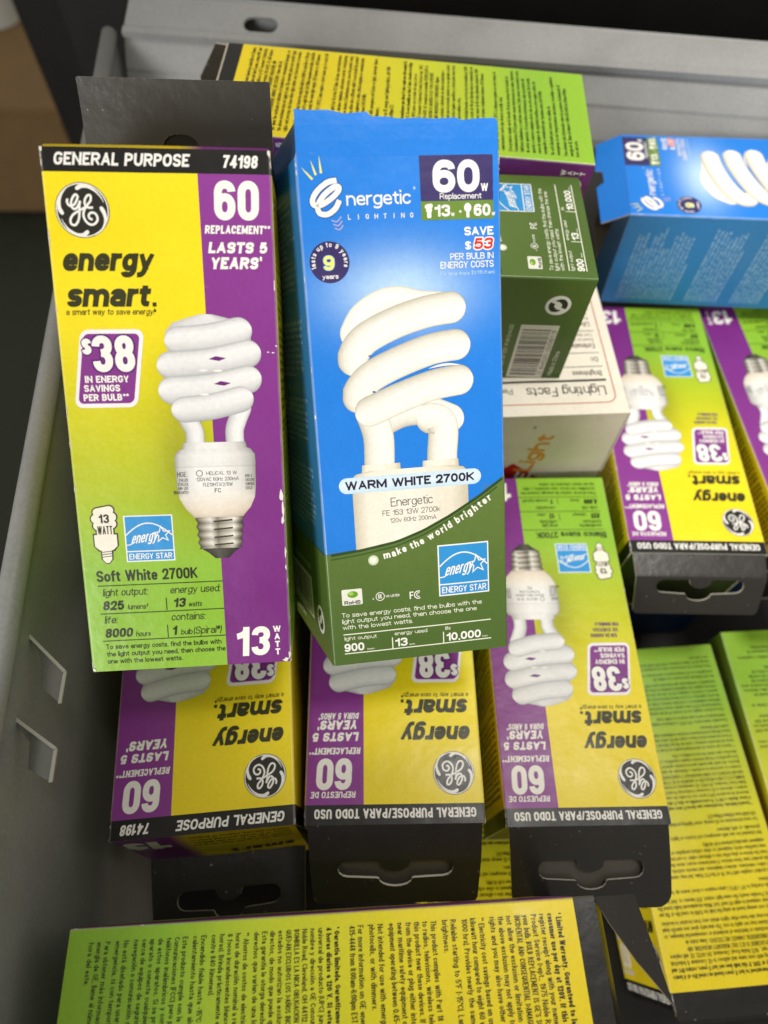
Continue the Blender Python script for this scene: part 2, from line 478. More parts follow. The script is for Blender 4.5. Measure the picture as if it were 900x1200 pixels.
        for i in range(len(D) - 1):
            for j in range(m - 1): F.append((i*m+j, i*m+j+1, (i+1)*m+j+1, (i+1)*m+j))
        b = len(s.V)
        for v, c in zip(V, C): s.V.append((*v, layer)); s.C.append(c)
        for f in F: s.F.append(tuple(b + i for i in f))
    def loft(s, rows, shade, layer):
        """rows: (y, xl, xr[, gain]); shade: (u 0..1, colour)"""
        big = max(abs(rw[2] - rw[1]) for rw in rows)
        if len(rows[0]) == 3 or all(isinstance(rw[3] if len(rw) > 3 else 1., (int, float)) for rw in rows):
            R2 = [rows[0]]
            for a, b in zip(rows, rows[1:]):
                n = max(1, math.ceil(abs(b[0] - a[0]) / 2.5))
                R2 += [tuple(x + (y - x) * i / n for x, y in zip(tuple(a) + (1.,) * (4 - len(a)), tuple(b) + (1.,) * (4 - len(b)))) for i in range(1, n + 1)]
            rows = R2
        S2 = [shade[0]]
        for (u0, c0), (u1, c1) in zip(shade, shade[1:]):
            n = max(1, math.ceil((u1 - u0) * big / 2.5)); S2 += [(u0 + (u1 - u0) * i / n, mix(c0, c1, i / n)) for i in range(1, n + 1)]
        shade = S2
        m = len(shade); V = []; C = []; F = []
        for rw in rows:
            y, a, b_ = rw[:3]; g = rw[3] if len(rw) > 3 else 1.
            for u, c in shade: V.append((a + (b_-a)*u, y)); C.append(tuple(q*g for q in c) if isinstance(g, (int, float)) else mix(c, g, .6))
        for i in range(len(rows) - 1):
            for j in range(m - 1): F.append((i*m+j, i*m+j+1, (i+1)*m+j+1, (i+1)*m+j))
        b = len(s.V)
        for v, c in zip(V, C): s.V.append((*v, layer)); s.C.append(c)
        for f in F: s.F.append(tuple(b + i for i in f))
    def para(s, lines, x, y, h, pitch, col, w=.15, fit=None, bold=(), layer=3, seg=1, wf=.62):
        for i, t in enumerate(lines):
            b = i in bold
            s.text(t, x, y + i * pitch, h, .2 if b else w, wf, fit=None, col=col, layer=layer, seg=seg)

# ------------------------------------------------------------------ printed artwork
GW = lin('#dcdcdc')
SH = [(-1, lin('#b6b6b8')), (-.8, lin('#dddddd')), (-.45, lin('#f1f1f0')), (.1, lin('#ececeb')), (.6, lin('#d6d6d6')), (.88, lin('#bcbcbe')), (1, lin('#a6a6aa'))]
SHW = [(-1, lin('#d2cfc2')), (-.86, lin('#eeece2')), (-.4, lin('#f6f5f0')), (.2, lin('#f2f0e8')), (.6, lin('#e6e3d8')), (.86, lin('#d2cdbd')), (1, lin('#b5af9e'))]
SHB = [(0, lin('#a2a09c')), (.06, lin('#cfcecb')), (.25, lin('#efeeeb')), (.55, lin('#f2f1ee')), (.8, lin('#dfddd9')), (.94, lin('#bdbbb7')), (1, lin('#98968f'))]

def monogram(a, cx, cy, r):
    k = r / 355.
    def P(*pts): return [(cx + (x - 410) * k, cy + (y - 425) * k) for x, y in pts]
    a.disc(cx, cy, r * 1.03, r * 1.03, lin('#5c5648'), 2); a.disc(cx, cy, r, r, WHT, 2.6); a.disc(cx, cy, r * .955, r * .955, lin('#2b2924'), 3.2)
    for p in (P((365,140),(420,112),(510,120),(600,172),(670,250),(705,320)), P((668,398),(700,460),(712,550),(680,640),(620,710),(560,750)),
              P((452,712),(400,748),(310,745),(220,690),(160,620),(120,540)), P((135,462),(105,400),(112,300),(150,215),(210,145),(270,105))):
        a.curve(p, 62 * k, WHT, 4, seg=6, taper=lambda t: max(.12, 1 - t * .95) if t > .06 else .75)
        a.disc(*p[0], 25 * k, 25 * k, WHT, 4.2, 14)
    w = 31 * k
    a.curve(P((222,285),(216,325),(246,368),(300,358),(345,300),(362,245),(335,222),(296,262),(268,330),(280,395),(322,408),(362,365),(388,312)), w, WHT, 4.4, seg=6)
    a.curve(P((388,312),(374,380),(368,470),(345,560),(300,618),(250,610),(238,555),(275,490),(350,440),(430,398),(480,372)), w, WHT, 4.6, seg=6)
    a.curve(P((548,390),(490,388),(452,350),(458,285),(498,232),(536,238),(530,300),(480,360),(434,430),(420,500),(446,570),(500,612),(560,604),(604,550),(590,480),(540,455),(496,480),(494,525),(528,545)), w, WHT, 4.8, seg=6)

def energy_star(a, x0, y0, s, tight=1.):
    a.rect(x0, y0, x0 + s, y0 + s, WHT, 2); b = s * .025
    a.rect(x0 + b, y0 + b, x0 + s - b, y0 + s * .76, ESB, 3); a.rect(x0 + b, y0 + s * .785, x0 + s - b, y0 + s - b, ESB, 3)
    P = [(x0 + s * (.03 + .94 * i / 20), y0 + s * (.58 - .41 * math.sin(math.pi * (.13 + .76 * i / 20)))) for i in range(21)]
    a.line(P, s * .025, WHT, 4)
    st = []
    for i in range(10):
        rr = s * (.175 if i % 2 == 0 else .075); t = R(-90 + 36 * i - 6)
        st.append((x0 + s * .765 + rr * math.cos(t), y0 + s * .42 + rr * math.sin(t)))
    a.line(st, s * .022, WHT, 4.3, closed=True)
    a.curve([(x0 + s*.03, y0 + s*.63), (x0 + s*.11, y0 + s*.62), (x0 + s*.16, y0 + s*.58)], s * .02, WHT, 4.2)
    a.text('energy', x0 + s * .12, y0 + s * .61, s * .23, .12, fit=s * .53, slant=.45, col=WHT, rot=-.12, layer=4.5, seg=3)
    a.text('ENERGY STAR', x0 + s * .5, y0 + s * .945, s * .125, .15, fit=s * .88, col=WHT, align='c', layer=4, seg=3)

def cfl_icon(a, cx, y0, h, ink=True):
    k = h / 235.
    def T(dx0, dy0, dx1, dy1, r, c, l): a.tube([(cx + dx0*k, y0 + dy0*k), (cx + dx1*k, y0 + dy1*k)], r*k, [(-1, c), (1, c)], l, seg=3)
    for grow, c, l in ((5, lin('#22210f'), 2), (0, lin('#efe9d8'), 3.4)):
        T(-24, 26, 22, 18, 17 + grow, c, l); T(-32, 52, 30, 46, 18 + grow, c, l + .1); T(-26, 80, 28, 74, 18 + grow, c, l + .2)
        a.rect(cx - (38 + grow)*k, y0 + 20*k, cx + (36 + grow)*k, y0 + 85*k, c, l + .3)
        a.rect(cx - (32 + grow)*k, y0 + 80*k, cx + (32 + grow)*k, y0 + 125*k, c, l + .4)
        a.loft([(y0 + (118 - grow)*k, cx - (44 + grow)*k, cx + (44 + grow)*k), (y0 + 165*k, cx - (44 + grow)*k, cx + (44 + grow)*k), (y0 + (182 + grow)*k, cx - (26 + grow)*k, cx + (26 + grow)*k)], [(0, c), (1, c)], l + .5)
        a.loft([(y0 + 178*k, cx - (20 + grow)*k, cx + (20 + grow)*k), (y0 + 220*k, cx - (18 + grow)*k, cx + (18 + grow)*k), (y0 + (235 + grow)*k, cx - 6*k, cx + 6*k)], [(0, c), (1, c)], l + .6)
    for j in (190, 200, 210): a.line([(cx - 20*k, y0 + j*k), (cx + 20*k, y0 + (j - 4)*k)], 3*k, lin('#22210f'), 4.6)
    a.text('13', cx, y0 + 70*k, 36*k, .2, fit=40*k, align='c', col=INK, layer=4.8); a.text('WATT', cx, y0 + 116*k, 34*k, .14, fit=58*k, align='c', col=INK, layer=4.8)

def ge_bulb(a, base_text=True):
    a.loft([(36.9, 33.5, 36.2), (37.7, 30.5, 39.5), (38.9, 26.8, 43.6), (41, 25, 45.4), (60, 26.5, 44.2)], [(0, lin('#c4c4c6')), (.2, GW), (.6, lin('#e6e6e6')), (1, lin('#bababc'))], 2)
    for p, r, l in (([(28, 43.0), (35, 42.4), (42.4, 40.9)], 3.3, 2.6), ([(25.8, 48.9), (35, 48.2), (44.3, 46.3)], 3.35, 2.9), ([(25.8, 54.9), (35, 54.3), (44.1, 52.5)], 3.4, 3.2), ([(28.4, 59.6), (35, 59.0), (42.1, 57.3)], 3.2, 3.5)):
        a.tube(p, r, SH, l)
    for x, y in ((37, 47.4), (37.9, 53.4)):
        a.poly([(x - 2.1, y + .1), (x - .4, y - .6), (x + 2.1, y - .1), (x + .4, y + .55)], PUR2, 4)
    for x, y, c in ((33.5, 50.2, 1.), (33.4, 56.0, 1.), (37, 50.3, .8)): a.disc(x, y, 1.1, .28, WHT, 4, 14)
    a.tube([(28.4, 60.3), (29.3, 62.6), (30.4, 65), (30.4, 68.4)], 2.25, SH, 3.0, cap1=False)
    a.tube([(42.3, 59.6), (41, 62.5), (40.2, 65), (40.2, 68.4)], 2.25, SH, 3.0, cap1=False)
    a.loft([(67.8, 27.4, 42.7, .97), (69.3, 27.2, 43, 1.), (69.6, 26.2, 43.9, .93), (71.0, 25.2, 44.9, 1.), (73.7, 25.0, 45.0, .95), (73.9, 25.1, 44.9, .80), (74.2, 25.1, 44.9, 1.), (79, 25.2, 44.8, 1.02), (82, 25.6, 44.4, lin('#efe6d6')), (84.6, 26.9, 43.2, lin('#ead9c0')), (86.3, 28.4, 41.7, lin('#e0c8a6')), (87, 28.8, 41.2, lin('#b8a184'))], SHB, 3.8)
    MET = [(0, lin('#4e4a40')), (.12, lin('#a39c8c')), (.3, lin('#e9e5da')), (.45, lin('#8c8576')), (.6, lin('#c8c1b0')), (.8, lin('#f0ece0')), (.92, lin('#8e8778')), (1, lin('#474238'))]
    rows = []
    for i in range(17):
        y = 87 + i * .52; o = .45 * math.sin(i * math.pi / 2 + .4)
        rows.append((y, 29.3 + i*.03 - o*.6, 41.2 - i*.05 + o*.6, .55 if i % 4 == 3 else 1.05 if i % 4 == 1 else .82))
    a.loft(rows, MET, 3.9)
    for i, y in enumerate((87.9, 90, 92.1, 94.1)): a.line([(33.6, y + .25), (38.4, y - .1)], .42, lin('#3a352c'), 4.4)
    a.loft([(95.2, 30.2, 40.0), (96.4, 32, 38.4), (97.9, 33.6, 37.0)], [(0, lin('#2e2b26')), (.4, lin('#57524a')), (1, lin('#26241f'))], 4)
    if base_text:
        g = lin('#4a4846')
        a.ring(30.9, 75.6, .75, .75, .18, g, 4.4, 16); a.text('HELICAL 13 W', 32.6, 76.1, .95, .12, fit=7.6, col=g, layer=4.4, seg=2)
        a.text('120VAC 60Hz 230mA', 30, 77.6, .95, .12, fit=10.6, col=g, layer=4.4, seg=2); a.text('FLE13HT3/2/SW', 31.6, 79, .95, .12, fit=7.4, col=g, layer=4.4, seg=2)
        a.text('FC', 34.4, 80.6, 1.1, .16, fit=1.6, col=g, layer=4.4, seg=2)
        a.text('HGE:', 25.4, 76.4, 1.3, .13, fit=2.5, col=g, layer=4.4, seg=2)
        for j, t in enumerate(('FULLER', 'STALLER', 'AND LIFE', 'WARRANTED')): a.text(t, 28, 77.6 + j * 1.05, .8, .13, wf=.7, align='r', col=g, layer=4.4, seg=1)
        for j, t in enumerate(('RISK O', 'LOCATIO', 'CONTRO', 'EXCLU')): a.text(t, 42.2, 76.9 + j * 1.05, .8, .13, wf=.6, col=g, layer=4.4, seg=1)

def ge_ground(x, y):
    if y < 36: c = YEL
    elif y < 74: c = mix(YEL, lin('#b9c31b'), (y - 36) / 38)
    else: c = mix(lin('#b9c31b'), lin('#8dbd33'), (y - 74) / 26)
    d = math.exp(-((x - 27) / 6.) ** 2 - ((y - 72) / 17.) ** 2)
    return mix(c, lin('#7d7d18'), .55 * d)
def ge_purple(x, y): return mix(lin('#8f3c96'), lin('#76287c'), y / 127)

def ge_front(lang='en', detail=2):
    a = Art()
    es = lang == 'es'
    if es:
        a.text('GENERAL PURPOSE/PARA TODO USO', 2.6, 4.2, 2.6, .2, fit=46.5, col=WHT)
    else:
        a.text('GENERAL PURPOSE', 2.9, 3.9, 2.75, .2, fit=30.2, slant=.16, col=WHT); a.text('74198', 40.7, 4.0, 2.8, .2, fit=8.0, slant=.16, col=WHT)
    monogram(a, 8.4, 13.6, 5.9)
    ik = lin('#35351a')
    a.text('energy', 2.5, 27.0, 5.55, .225, fit=20.6, slant=.21, col=ik, seg=5, track=.035); a.text('smart', 2.7, 35.1, 5.75, .225, fit=19.0, slant=.21, col=ik, seg=5, track=.035); a.text('.', 22.6, 35.1, 4.5, .2, col=ik)
    a.text('a smart way to save energy!', 2.4, 36.95, 1.45, .11, fit=20.4, slant=.16, col=ik, seg=2); a.text('®', 22.9, 36.95, 1.2, .12, col=ik, seg=2)
    dy = 2.6 if es else 0
    if es: a.text('REPUESTO DE', 37.2, 8.9, 1.75, .2, fit=13, slant=.1, col=WHT)
    a.text('60', 38.2, 15.5 + dy, 8.8, .205, fit=10.4, col=WHT, seg=7, slant=.04, track=.06)
    a.text('REPLACEMENT', 35.8, 18.5 + dy, 1.9, .22, fit=13.7, slant=.12, col=WHT); a.text('**', 49.7, 18.5 + dy, 1.9, .12, fit=1.5, col=WHT)
    a.text('LASTS 5', 36.3, 22.9 + dy, 2.55, .26, fit=13.8, slant=.18, col=WHT); a.text('YEARS', 36.6, 26.5 + dy, 2.75, .26, fit=11.2, slant=.18, col=WHT); a.text('*', 48.3, 26.2 + dy, 2.6, .14, col=WHT)
    if es: a.text('DURA 5 AÑOS', 36.3, 31.3, 1.9, .22, fit=11.6, slant=.16, col=WHT); a.text('*', 48.2, 31.2, 2, .14, col=WHT)
    # savings badge
    a.rect(2.3, 40.3, 17.2, 58.8, lin('#f3eef0'), 2, r=2., skew=.16); a.rect(3.25, 41.3, 16.4, 57.8, ge_purple(0, 60), 2.8, r=1.3, skew=.16)
    a.text('38', 7.6, 50.3, 8.6, .205, fit=9.9, col=lin('#5d1d70'), seg=7, pen=.305, layer=3.2, track=.06); a.text('38', 7.6, 50.3, 8.6, .205, fit=9.9, col=WHT, seg=7, layer=4.2, track=.06)
    a.text('$', 5.3, 46.1, 3.7, .21, fit=2.2, col=lin('#5d1d70'), pen=.36, layer=3.2); a.text('$', 5.3, 46.1, 3.7, .21, fit=2.2, col=WHT, layer=4.2, seg=5)
    a.text('IN ENERGY', 5.3, 52.8, 1.65, .22, fit=10.3, col=WHT, layer=4); a.text('SAVINGS', 4.9, 54.95, 1.65, .22, fit=8.5, col=WHT, layer=4); a.text('PER BULB', 4.6, 57.15, 1.65, .22, fit=9.1, col=WHT, layer=4); a.text('**', 13.9, 57.1, 1.6, .13, fit=1.4, col=WHT, layer=4)
    if es:
        for j, t in enumerate(('$38 EN AHORRO', 'DE ENERGIA', 'POR BOMBILLA')): a.text(t, 5 + .6 * (2 - j), 62.2 + j * 2.1, 1.35, .17, fit=9.4 - j * .5, col=lin('#5d1d70'))
    ge_bulb(a, True)
    cfl_icon(a, 6.6, 83.2, 14.8)
    energy_star(a, 11.3, 85.9, 12.1)
    k = lin('#20260c'); N = 34.9
    if not es:
        a.text('Soft White 2700K', 3.4, 103.0, 2.95, .17, fit=25.3, col=k)
        a.text('light output:', 4.5, 106.9, 2.0, .1, fit=11.2, slant=.15, col=k, seg=2); a.text('energy used:', 21.4, 106.9, 2.0, .1, fit=12.7, slant=.15, col=k, seg=2)
        a.text('825', 4.2, 110.7, 2.5, .21, fit=5.2, slant=.15, col=k); a.text('lumens†', 10.4, 110.7, 1.4, .11, fit=5.1, slant=.15, col=k, seg=2)
        a.text('13', 22, 110.7, 2.5, .21, fit=3.0, slant=.15, col=k); a.text('watts', 25.8, 110.7, 1.4, .11, fit=3.4, slant=.15, col=k, seg=2)
        a.text('life:', 4.3, 114.3, 2.0, .1, fit=3.2, slant=.15, col=k, seg=2); a.text('contains:', 21.2, 114.3, 2.0, .1, fit=8.6, slant=.15, col=k, seg=2)
        a.text('8000', 4.1, 118.2, 2.5, .21, fit=6.9, slant=.15, col=k); a.text('hours', 11.9, 118.2, 1.4, .11, fit=3.7, slant=.15, col=k, seg=2)
        a.text('1', 21.2, 118.3, 2.5, .21, slant=.15, col=k); a.text('bulb', 23.4, 118.3, 1.5, .11, fit=2.9, slant=.15, col=k, seg=2); a.text('(Spiral®)', 26.6, 118.3, 2.0, .1, fit=7.2, slant=.15, col=k, seg=2)
        for j, (t, f) in enumerate((('To save energy costs, find the bulbs with', 29.6), ('the light output you need, then choose the', 30.5), ('one with the lowest watts.', 19.2))): a.text(t, 4.1, 121.4 + 2.02 * j, 1.35, .13, fit=f, col=k, seg=2)
        bars = ((20.3, 108, 111.3), (20.1, 115.4, 118.9)); rules = (104.1, 111.65, 119.1)
    else:
        a.text('Blanco suave 2700K', 3.0, 103.0, 2.6, .17, fit=27, col=k)
        for x, y, t, f in ((4, 106.4, 'rendimiento', 8.6), (4, 108.2, 'luminoso:', 7), (21, 106.4, 'energía', 6), (21, 108.2, 'utilizada:', 6.8), (4, 114.4, 'vida útil:', 6.4), (21, 114.4, 'contenido:', 7.6)): a.text(t, x, y, 1.5, .12, fit=f, slant=.15, col=k, seg=2)
        for x, y, t, f in ((4, 111.2, '825', 4.6), (21.5, 111.2, '13', 2.6), (4, 117.6, '8.000', 6.2), (21.3, 117.6, '1', 1.)): a.text(t, x, y, 2.2, .21, wf=.8, slant=.15, col=k)
        for x, y, t, f in ((9.6, 111.2, 'lúmenes†', 5), (25, 111.2, 'vatios', 3.4), (11, 117.6, 'horas', 3.5), (23.4, 117.6, 'bombilla (Spiral®)', 10)): a.text(t, x, y, 1.3, .12, fit=f, slant=.15, col=k, seg=2)
        for j, (t, f) in enumerate((('Para ahorrar costos de energía, busque las', 29.6), ('bombillas con la luz que necesita y elija', 28.5), ('las de menor consumo en vatios.', 22))): a.text(t, 4.1, 121.0 + 2.02 * j, 1.3, .13, fit=f, col=k, seg=2)
        bars = ((19.9, 108, 111.2), (19.7, 115.2, 117.9)); rules = (104.0, 112.1, 118.6)
    for y in rules: a.line([(3.5, y), (N, y)], .22, k, 3)
    for x, y0, y1 in bars: a.line([(x, y0), (x, y1)], .22, k, 3)
    a.text('13', 37.4, 125.3, 8.2, .205, fit=8.8, slant=.06, col=WHT, seg=6, layer=3)
    for j, c in enumerate('WATT'): a.text(c, 48.4, 118.9 + 2.15 * j, 1.75, .24, wf=1.25, align='c', col=WHT, layer=3)
    return a

EN = ['* Limited Warranty. Guaranteed to last 5 years based on rated life at 4 hours', 'consumer use per day at 120V. If this bulb does not last 5 years, return UPC and', 'register receipt along with your name and address to GE Consumer & Industrial,', 'Product Service Dept., 1975 Noble Road, Cleveland, OH 44112. GE will replace', "your bulb. BULB REPLACEMENT IS GE'S SOLE WARRANTY OBLIGATION, AND", 'INCIDENTAL AND CONSEQUENTIAL DAMAGES ARE EXCLUDED. Some states do', 'not allow the exclusion or limitation of incidental or consequential damages, so', 'the above exclusion may not apply to you. This warranty gives you specific legal', 'rights and you may also have other rights which vary from location to location.', '** Electricity cost savings based on using this bulb for 8,000 hr rated life at 10¢ per', 'kilowatt hour compared to eight 60 watt Soft White incandescent bulbs (rated life', '1000 hrs). Provides nearly the same light output, 825 lumens vs. 840 lumens.', 'Reliable starting to 5°F (-15°C). Lamp requires a short warm up to reach full', 'brightness.', 'This product complies with Part 18 of the FCC Rules, but may cause interference', 'to radios, televisions, wireless telephones, and remote controls. Avoid placing', 'this product near these devices. If interference occurs, move the product away', 'from the device or plug either into a different outlet. Do not install this product', 'near maritime safety equipment or other critical navigation or communication', 'equipment operating between 0.45-30 MHz.', 'Not intended for use with emergency exit fixtures or lights, electronic timers,', 'photocells, or with dimmers.', 'For more information on GE energy smart lighting products, call 1-800-', '435-4448 from 8:00am-6:00pm EST.']
SP = ['* Garantía limitada. Garantizamos que durará 5 años según una vida nominal de', '4 horas diarias a 120 V. Si esta bombilla no dura 5 años, devuelva el código', 'universal de producto (UPC) junto con el recibo de caja y con su', 'nombre y dirección a GE Consumer & Industrial, Product Service Dept., 1975', 'Noble Road, Cleveland, OH 44112. GE reemplazará su bombilla. REEMPLAZAR LA', 'BOMBILLA ES LA ÚNICA OBLIGACIÓN DE GARANTÍA DE GE Y POR LA PRESENTE', 'QUEDAN EXCLUIDOS LOS DAÑOS INCIDENTALES Y CONSECUENTES. Algunos', 'estados no autorizan la exclusión o limitación de daños incidentales o', 'directos, de modo que puede que la exclusión anterior no sea aplicable a usted.', 'Esta garantía le otorga derechos legales específicos y usted puede tener otros', 'derechos que varían de una localidad a otra.', '** Ahorros de costos de electricidad basados en el uso de esta bombilla por 8.000', 'horas de duración nominal a razón de 10¢ por kilovatio hora en comparación con', '8 focos incandescentes blanco suave de 60 vatios (duración nominal de 1.000', 'horas). Brinda prácticamente el mismo rendimiento luminoso, 825 lúmenes', 'contra 840 lúmenes).', 'Encendido fiable hasta -15°C (5°F). La lámpara requiere un corto tiempo de', 'calentamiento hasta que alcanza su brillo total.', 'Este producto cumple con la Sección 18 de las normas de la Comisión de', 'Comunicaciones (FCC) pero puede causar interferencia con radios, televisores,', 'teléfonos inalámbricos y controles remotos. Evite colocar este producto cerca', 'de estos aparatos. Si se produce interferencia, aleje el producto del', 'aparato o conecte cualquiera de los dos en otro enchufe. No lo instale', 'cerca de equipos de seguridad marítima ni otros equipos críticos de', 'navegación o comunicación que funcionen entre 0,45-30 MHz.', 'No está diseñado para usarse con salidas de', 'emergencia, ni con temporizadores electrónicos, fotocélulas o reguladores.', 'Para obtener más información sobre los productos de iluminación GE', 'energía de GE, llame al número 1-800-435-4448 de 8:00am-6:00pm,', 'hora del este.']
_tp = {}
def ge_text_panel(seg=1):
    if seg in _tp: return _tp[seg]
    a = Art(); k = lin('#2c2c12')
    y = 10.2
    def blk(lines, y, bold, gaps):
        for i, t in enumerate(lines):
            a.text(t, 3.2, y, 1.42, .17 if i in bold else .115, fit=min(46.5, len(t) * .605), col=k, layer=3, seg=seg, track=.08)
            y += 2.02 + (0.75 if i in gaps else 0)
        return y
    y = blk(EN, y, (0, 1), (8, 11, 13, 19, 21)) + 1.6
    yy = (126.0 - y) / (len(SP) + 2.2)
    for i, t in enumerate(SP):
        a.text(t, 3.2, y, 1.3, .17 if i in (0, 1) else .115, fit=min(46.5, len(t) * .605), col=k, layer=3, seg=seg, track=.08)
        y += yy + (.55 if i in (10, 15, 17, 24, 26) else 0)
    _tp[seg] = a
    return a
def side_ground(x, y):
    if y < 45: return mix(lin('#f0d61c'), lin('#e6d41c'), y / 45)
    return mix(lin('#e6d41c'), lin('#8fbd33'), min(1, (y - 45) / 60))
def ge_yellow_side():
    a = Art()
    return a

def chips(a, W, L, seed, n=10, col=lin('#e9e4da')):
    """worn print along the long edges and at the corners"""
    rnd = random.Random(seed)
    for _ in range(n):
        x = rnd.choice((0.12, W - .12)); y = rnd.choice((rnd.uniform(2, L - 2), rnd.uniform(0, 4), rnd.uniform(L - 4, L)))
        m = rnd.randint(5, 8); rx = rnd.uniform(.1, .34); ry = rnd.uniform(.2, 1.5)
        P = [(max(.02, min(W - .02, x + rx * rnd.uniform(.4, 1.1) * math.cos(2*math.pi*i/m))), max(.02, min(L - .02, y + ry * rnd.uniform(.4, 1.2) * math.sin(2*math.pi*i/m)))) for i in range(m)]
        a.poly(P, col, 5)

# ---- the blue brand's front
def en_curve(x):
    P = ((0, 101.7), (10, 100.8), (20.2, 99.2), (28, 96.6), (35.6, 93.0), (44, 88.3), (52, 83.0))
    for (a, b), (c, d) in zip(P, P[1:]):
        if x <= c:
            t = (x - a) / (c - a); return b + (d - b) * t
    return 83.
def en_px(x, y):   # measured picture of the printed lamp -> panel mm
    h = EN_H; X, Y = 380 + x / 3.5316, 320 + y / 3.5316
    q = h[6] * X + h[7] * Y + 1
    return ((h[0]*X + h[1]*Y + h[2]) / q, (h[3]*X + h[4]*Y + h[5]) / q)
EN_H = [0.18765035,-0.014640506,-61.951693,0.0028771887,0.17371027,-32.953881,-0.00014889661,-0.00022293811]
EBLU = lin('#1f7fe0')
def en_ground(x, y):
    if y > en_curve(x) + 2: return lin('#5c7634')
    if y > 99 or y < 8: return EBLU
    d = math.exp(-((x - 25) / 17.) ** 2 - ((y - 32.5) / 9.5) ** 2)
    return mix(EBLU, lin('#bcdcf8'), .98 * d)
def en_front(seg=3):
    a = Art()
    a.rect(30.9, .15, 51.85, 10.9, NAVY, 2); a.rect(30.9, 10.9, 51.85, 15.4, OLIVE, 2)
    a.text('60', 34.2, 8.95, 7.7, .23, fit=12.3, col=WHT, seg=7, track=.07); a.text('W', 46.8, 8.8, 1.9, .2, fit=1.9, col=WHT)
    a.text('Replacement', 35.9, 10.5, 1.45, .12, fit=11, col=WHT, seg=2)
    cf = lin('#eef0e0')
    a.tube([(32.4, 12.2), (33.4, 12)], .55, [(-1, cf), (1, cf)], 3); a.rect(32.2, 12.2, 33.7, 13.6, cf, 3.2, r=.4); a.rect(32.4, 13.5, 33.5, 14.9, WHT, 3.3, r=.3)
    a.text('13', 34.4, 14.6, 2.8, .22, fit=4.1, col=WHT); a.text('w', 38.7, 14.6, 1.2, .16, col=WHT, seg=2); a.disc(41.2, 13.5, .3, .3, WHT, 3, 12)
    a.disc(43.2, 12.6, .95, 1.1, WHT, 3, 18); a.rect(42.8, 13, 43.6, 15, WHT, 3.2, r=.2)
    a.text('60', 44.8, 14.7, 2.9, .22, fit=4.4, col=WHT); a.text('w', 49.5, 14.7, 1.2, .16, col=WHT, seg=2)
    # logo
    def Lg(*p): return [(2.9 + (x - 150) * .0357, 8.6 + (y - 300) * .0392 + .6) for x, y in p]
    e1 = Lg((335,205),(280,215),(210,260),(172,310),(178,345),(230,345),(300,310),(350,270),(358,245),(325,243),(250,290),(205,350),(215,395),(270,402),(325,370),(352,330))
    a.curve(e1, 1.75, lin('#2a58a8'), 2.4, seg=6); a.curve(e1, 1.3, WHT, 3.2, seg=6)
    for q in ((110,125,180,195), (175,85,205,170), (235,60,242,160)):
        (x0, y0), (x1, y1) = Lg((q[0], q[1]), (q[2], q[3])); a.line([(x0, y0), (x0*.4 + x1*.6, y0*.4 + y1*.6), (x1, y1)], 1., lin('#f3ee6a'), 3, widths=[.05, .42, .55])
    for j in range(3):
        a.curve(Lg((295 + 10*j, 440 + 24*j), (330 + 8*j, 448 + 24*j), (362 + 4*j, 420 + 26*j)), .34, lin('#a9a9d8'), 3)
    a.text('nergetic', 12, 11.35, 3.3, .13, fit=16.3, col=WHT, seg=4); a.text('®', 29.0, 9.0, 1.7, .09, col=lin('#a5cdf5'), seg=2)
    x = 11.8
    for c in 'LIGHTING': a.text(c, x + .7, 14.65, 1.2, .16, wf=1.1, align='c', col=WHT, seg=2); x += 2.27
    a.text('SAVE', 42.1, 19.35, 2.1, .22, fit=7.8, col=WHT); a.text('$', 42.2, 22.8, 2.0, .18, fit=1.6, col=WHT)
    a.text('53', 44.5, 22.8, 2.75, .2, fit=5.0, slant=.15, col=WHT, pen=.42, layer=3); a.text('53', 44.5, 22.8, 2.75, .22, fit=5.0, slant=.15, col=lin('#d5302c'), layer=4, seg=5)
    a.text('PER BULB IN', 49.8, 25.2, 1.6, .14, fit=11.7, align='r', col=WHT); a.text('ENERGY COSTS', 49.8, 27.3, 1.7, .14, fit=14.4, align='r', col=WHT)
    a.text('Per lamp (base $0.115/Kwh)', 50, 29.0, .95, .12, fit=14.7, align='r', col=lin('#bcdcf8'), seg=1)
    a.disc(6.8, 24.6, 5.05, 5.05, NAVY, 2); a.arc_text('lasts up to 9 years', 6.8, 24.6, 3.65, R(-200), R(20), 1.25, .17, 1.)
    a.text('9', 6.6, 26.5, 3.5, .2, fit=2.7, align='c', col=lin('#7fb6ee'), pen=.3, layer=3); a.text('9', 6.6, 26.5, 3.5, .2, fit=2.7, align='c', col=lin('#f4ee72'), layer=4, seg=5)
    a.text('years', 6.75, 28.6, 1.15, .16, fit=4.1, align='c', col=WHT, seg=2)
    # lamp
    P = lambda *p: [en_px(x, y) for x, y in p]
    r = 4.05
    a.tube(P((125, 250), (160, 185), (230, 135), (300, 118), (390, 135), (470, 140)), 3.9, SHW, 2.0)
    a.tube(P((250, 610), (330, 575), (430, 570), (520, 600)), 3.9, SHW, 2.2)
    a.tube(P((440, 600), (482, 612), (492, 660), (488, 740), (488, 800)), 4.2, SHW, 2.5, cap1=False)
    a.tube(P((190, 575), (215, 640), (226, 700), (228, 800)), 4.15, SHW, 2.8, cap1=False)
    a.tube(P((522, 142), (420, 160), (290, 205), (170, 270), (122, 330), (118, 360)), r, SHW, 3.1)
    a.tube(P((543, 296), (440, 315), (300, 370), (190, 430), (140, 490), (138, 515)), r, SHW, 3.4)
    a.tube(P((556, 441), (450, 463), (320, 512), (215, 560), (188, 572)), r, SHW, 3.7)
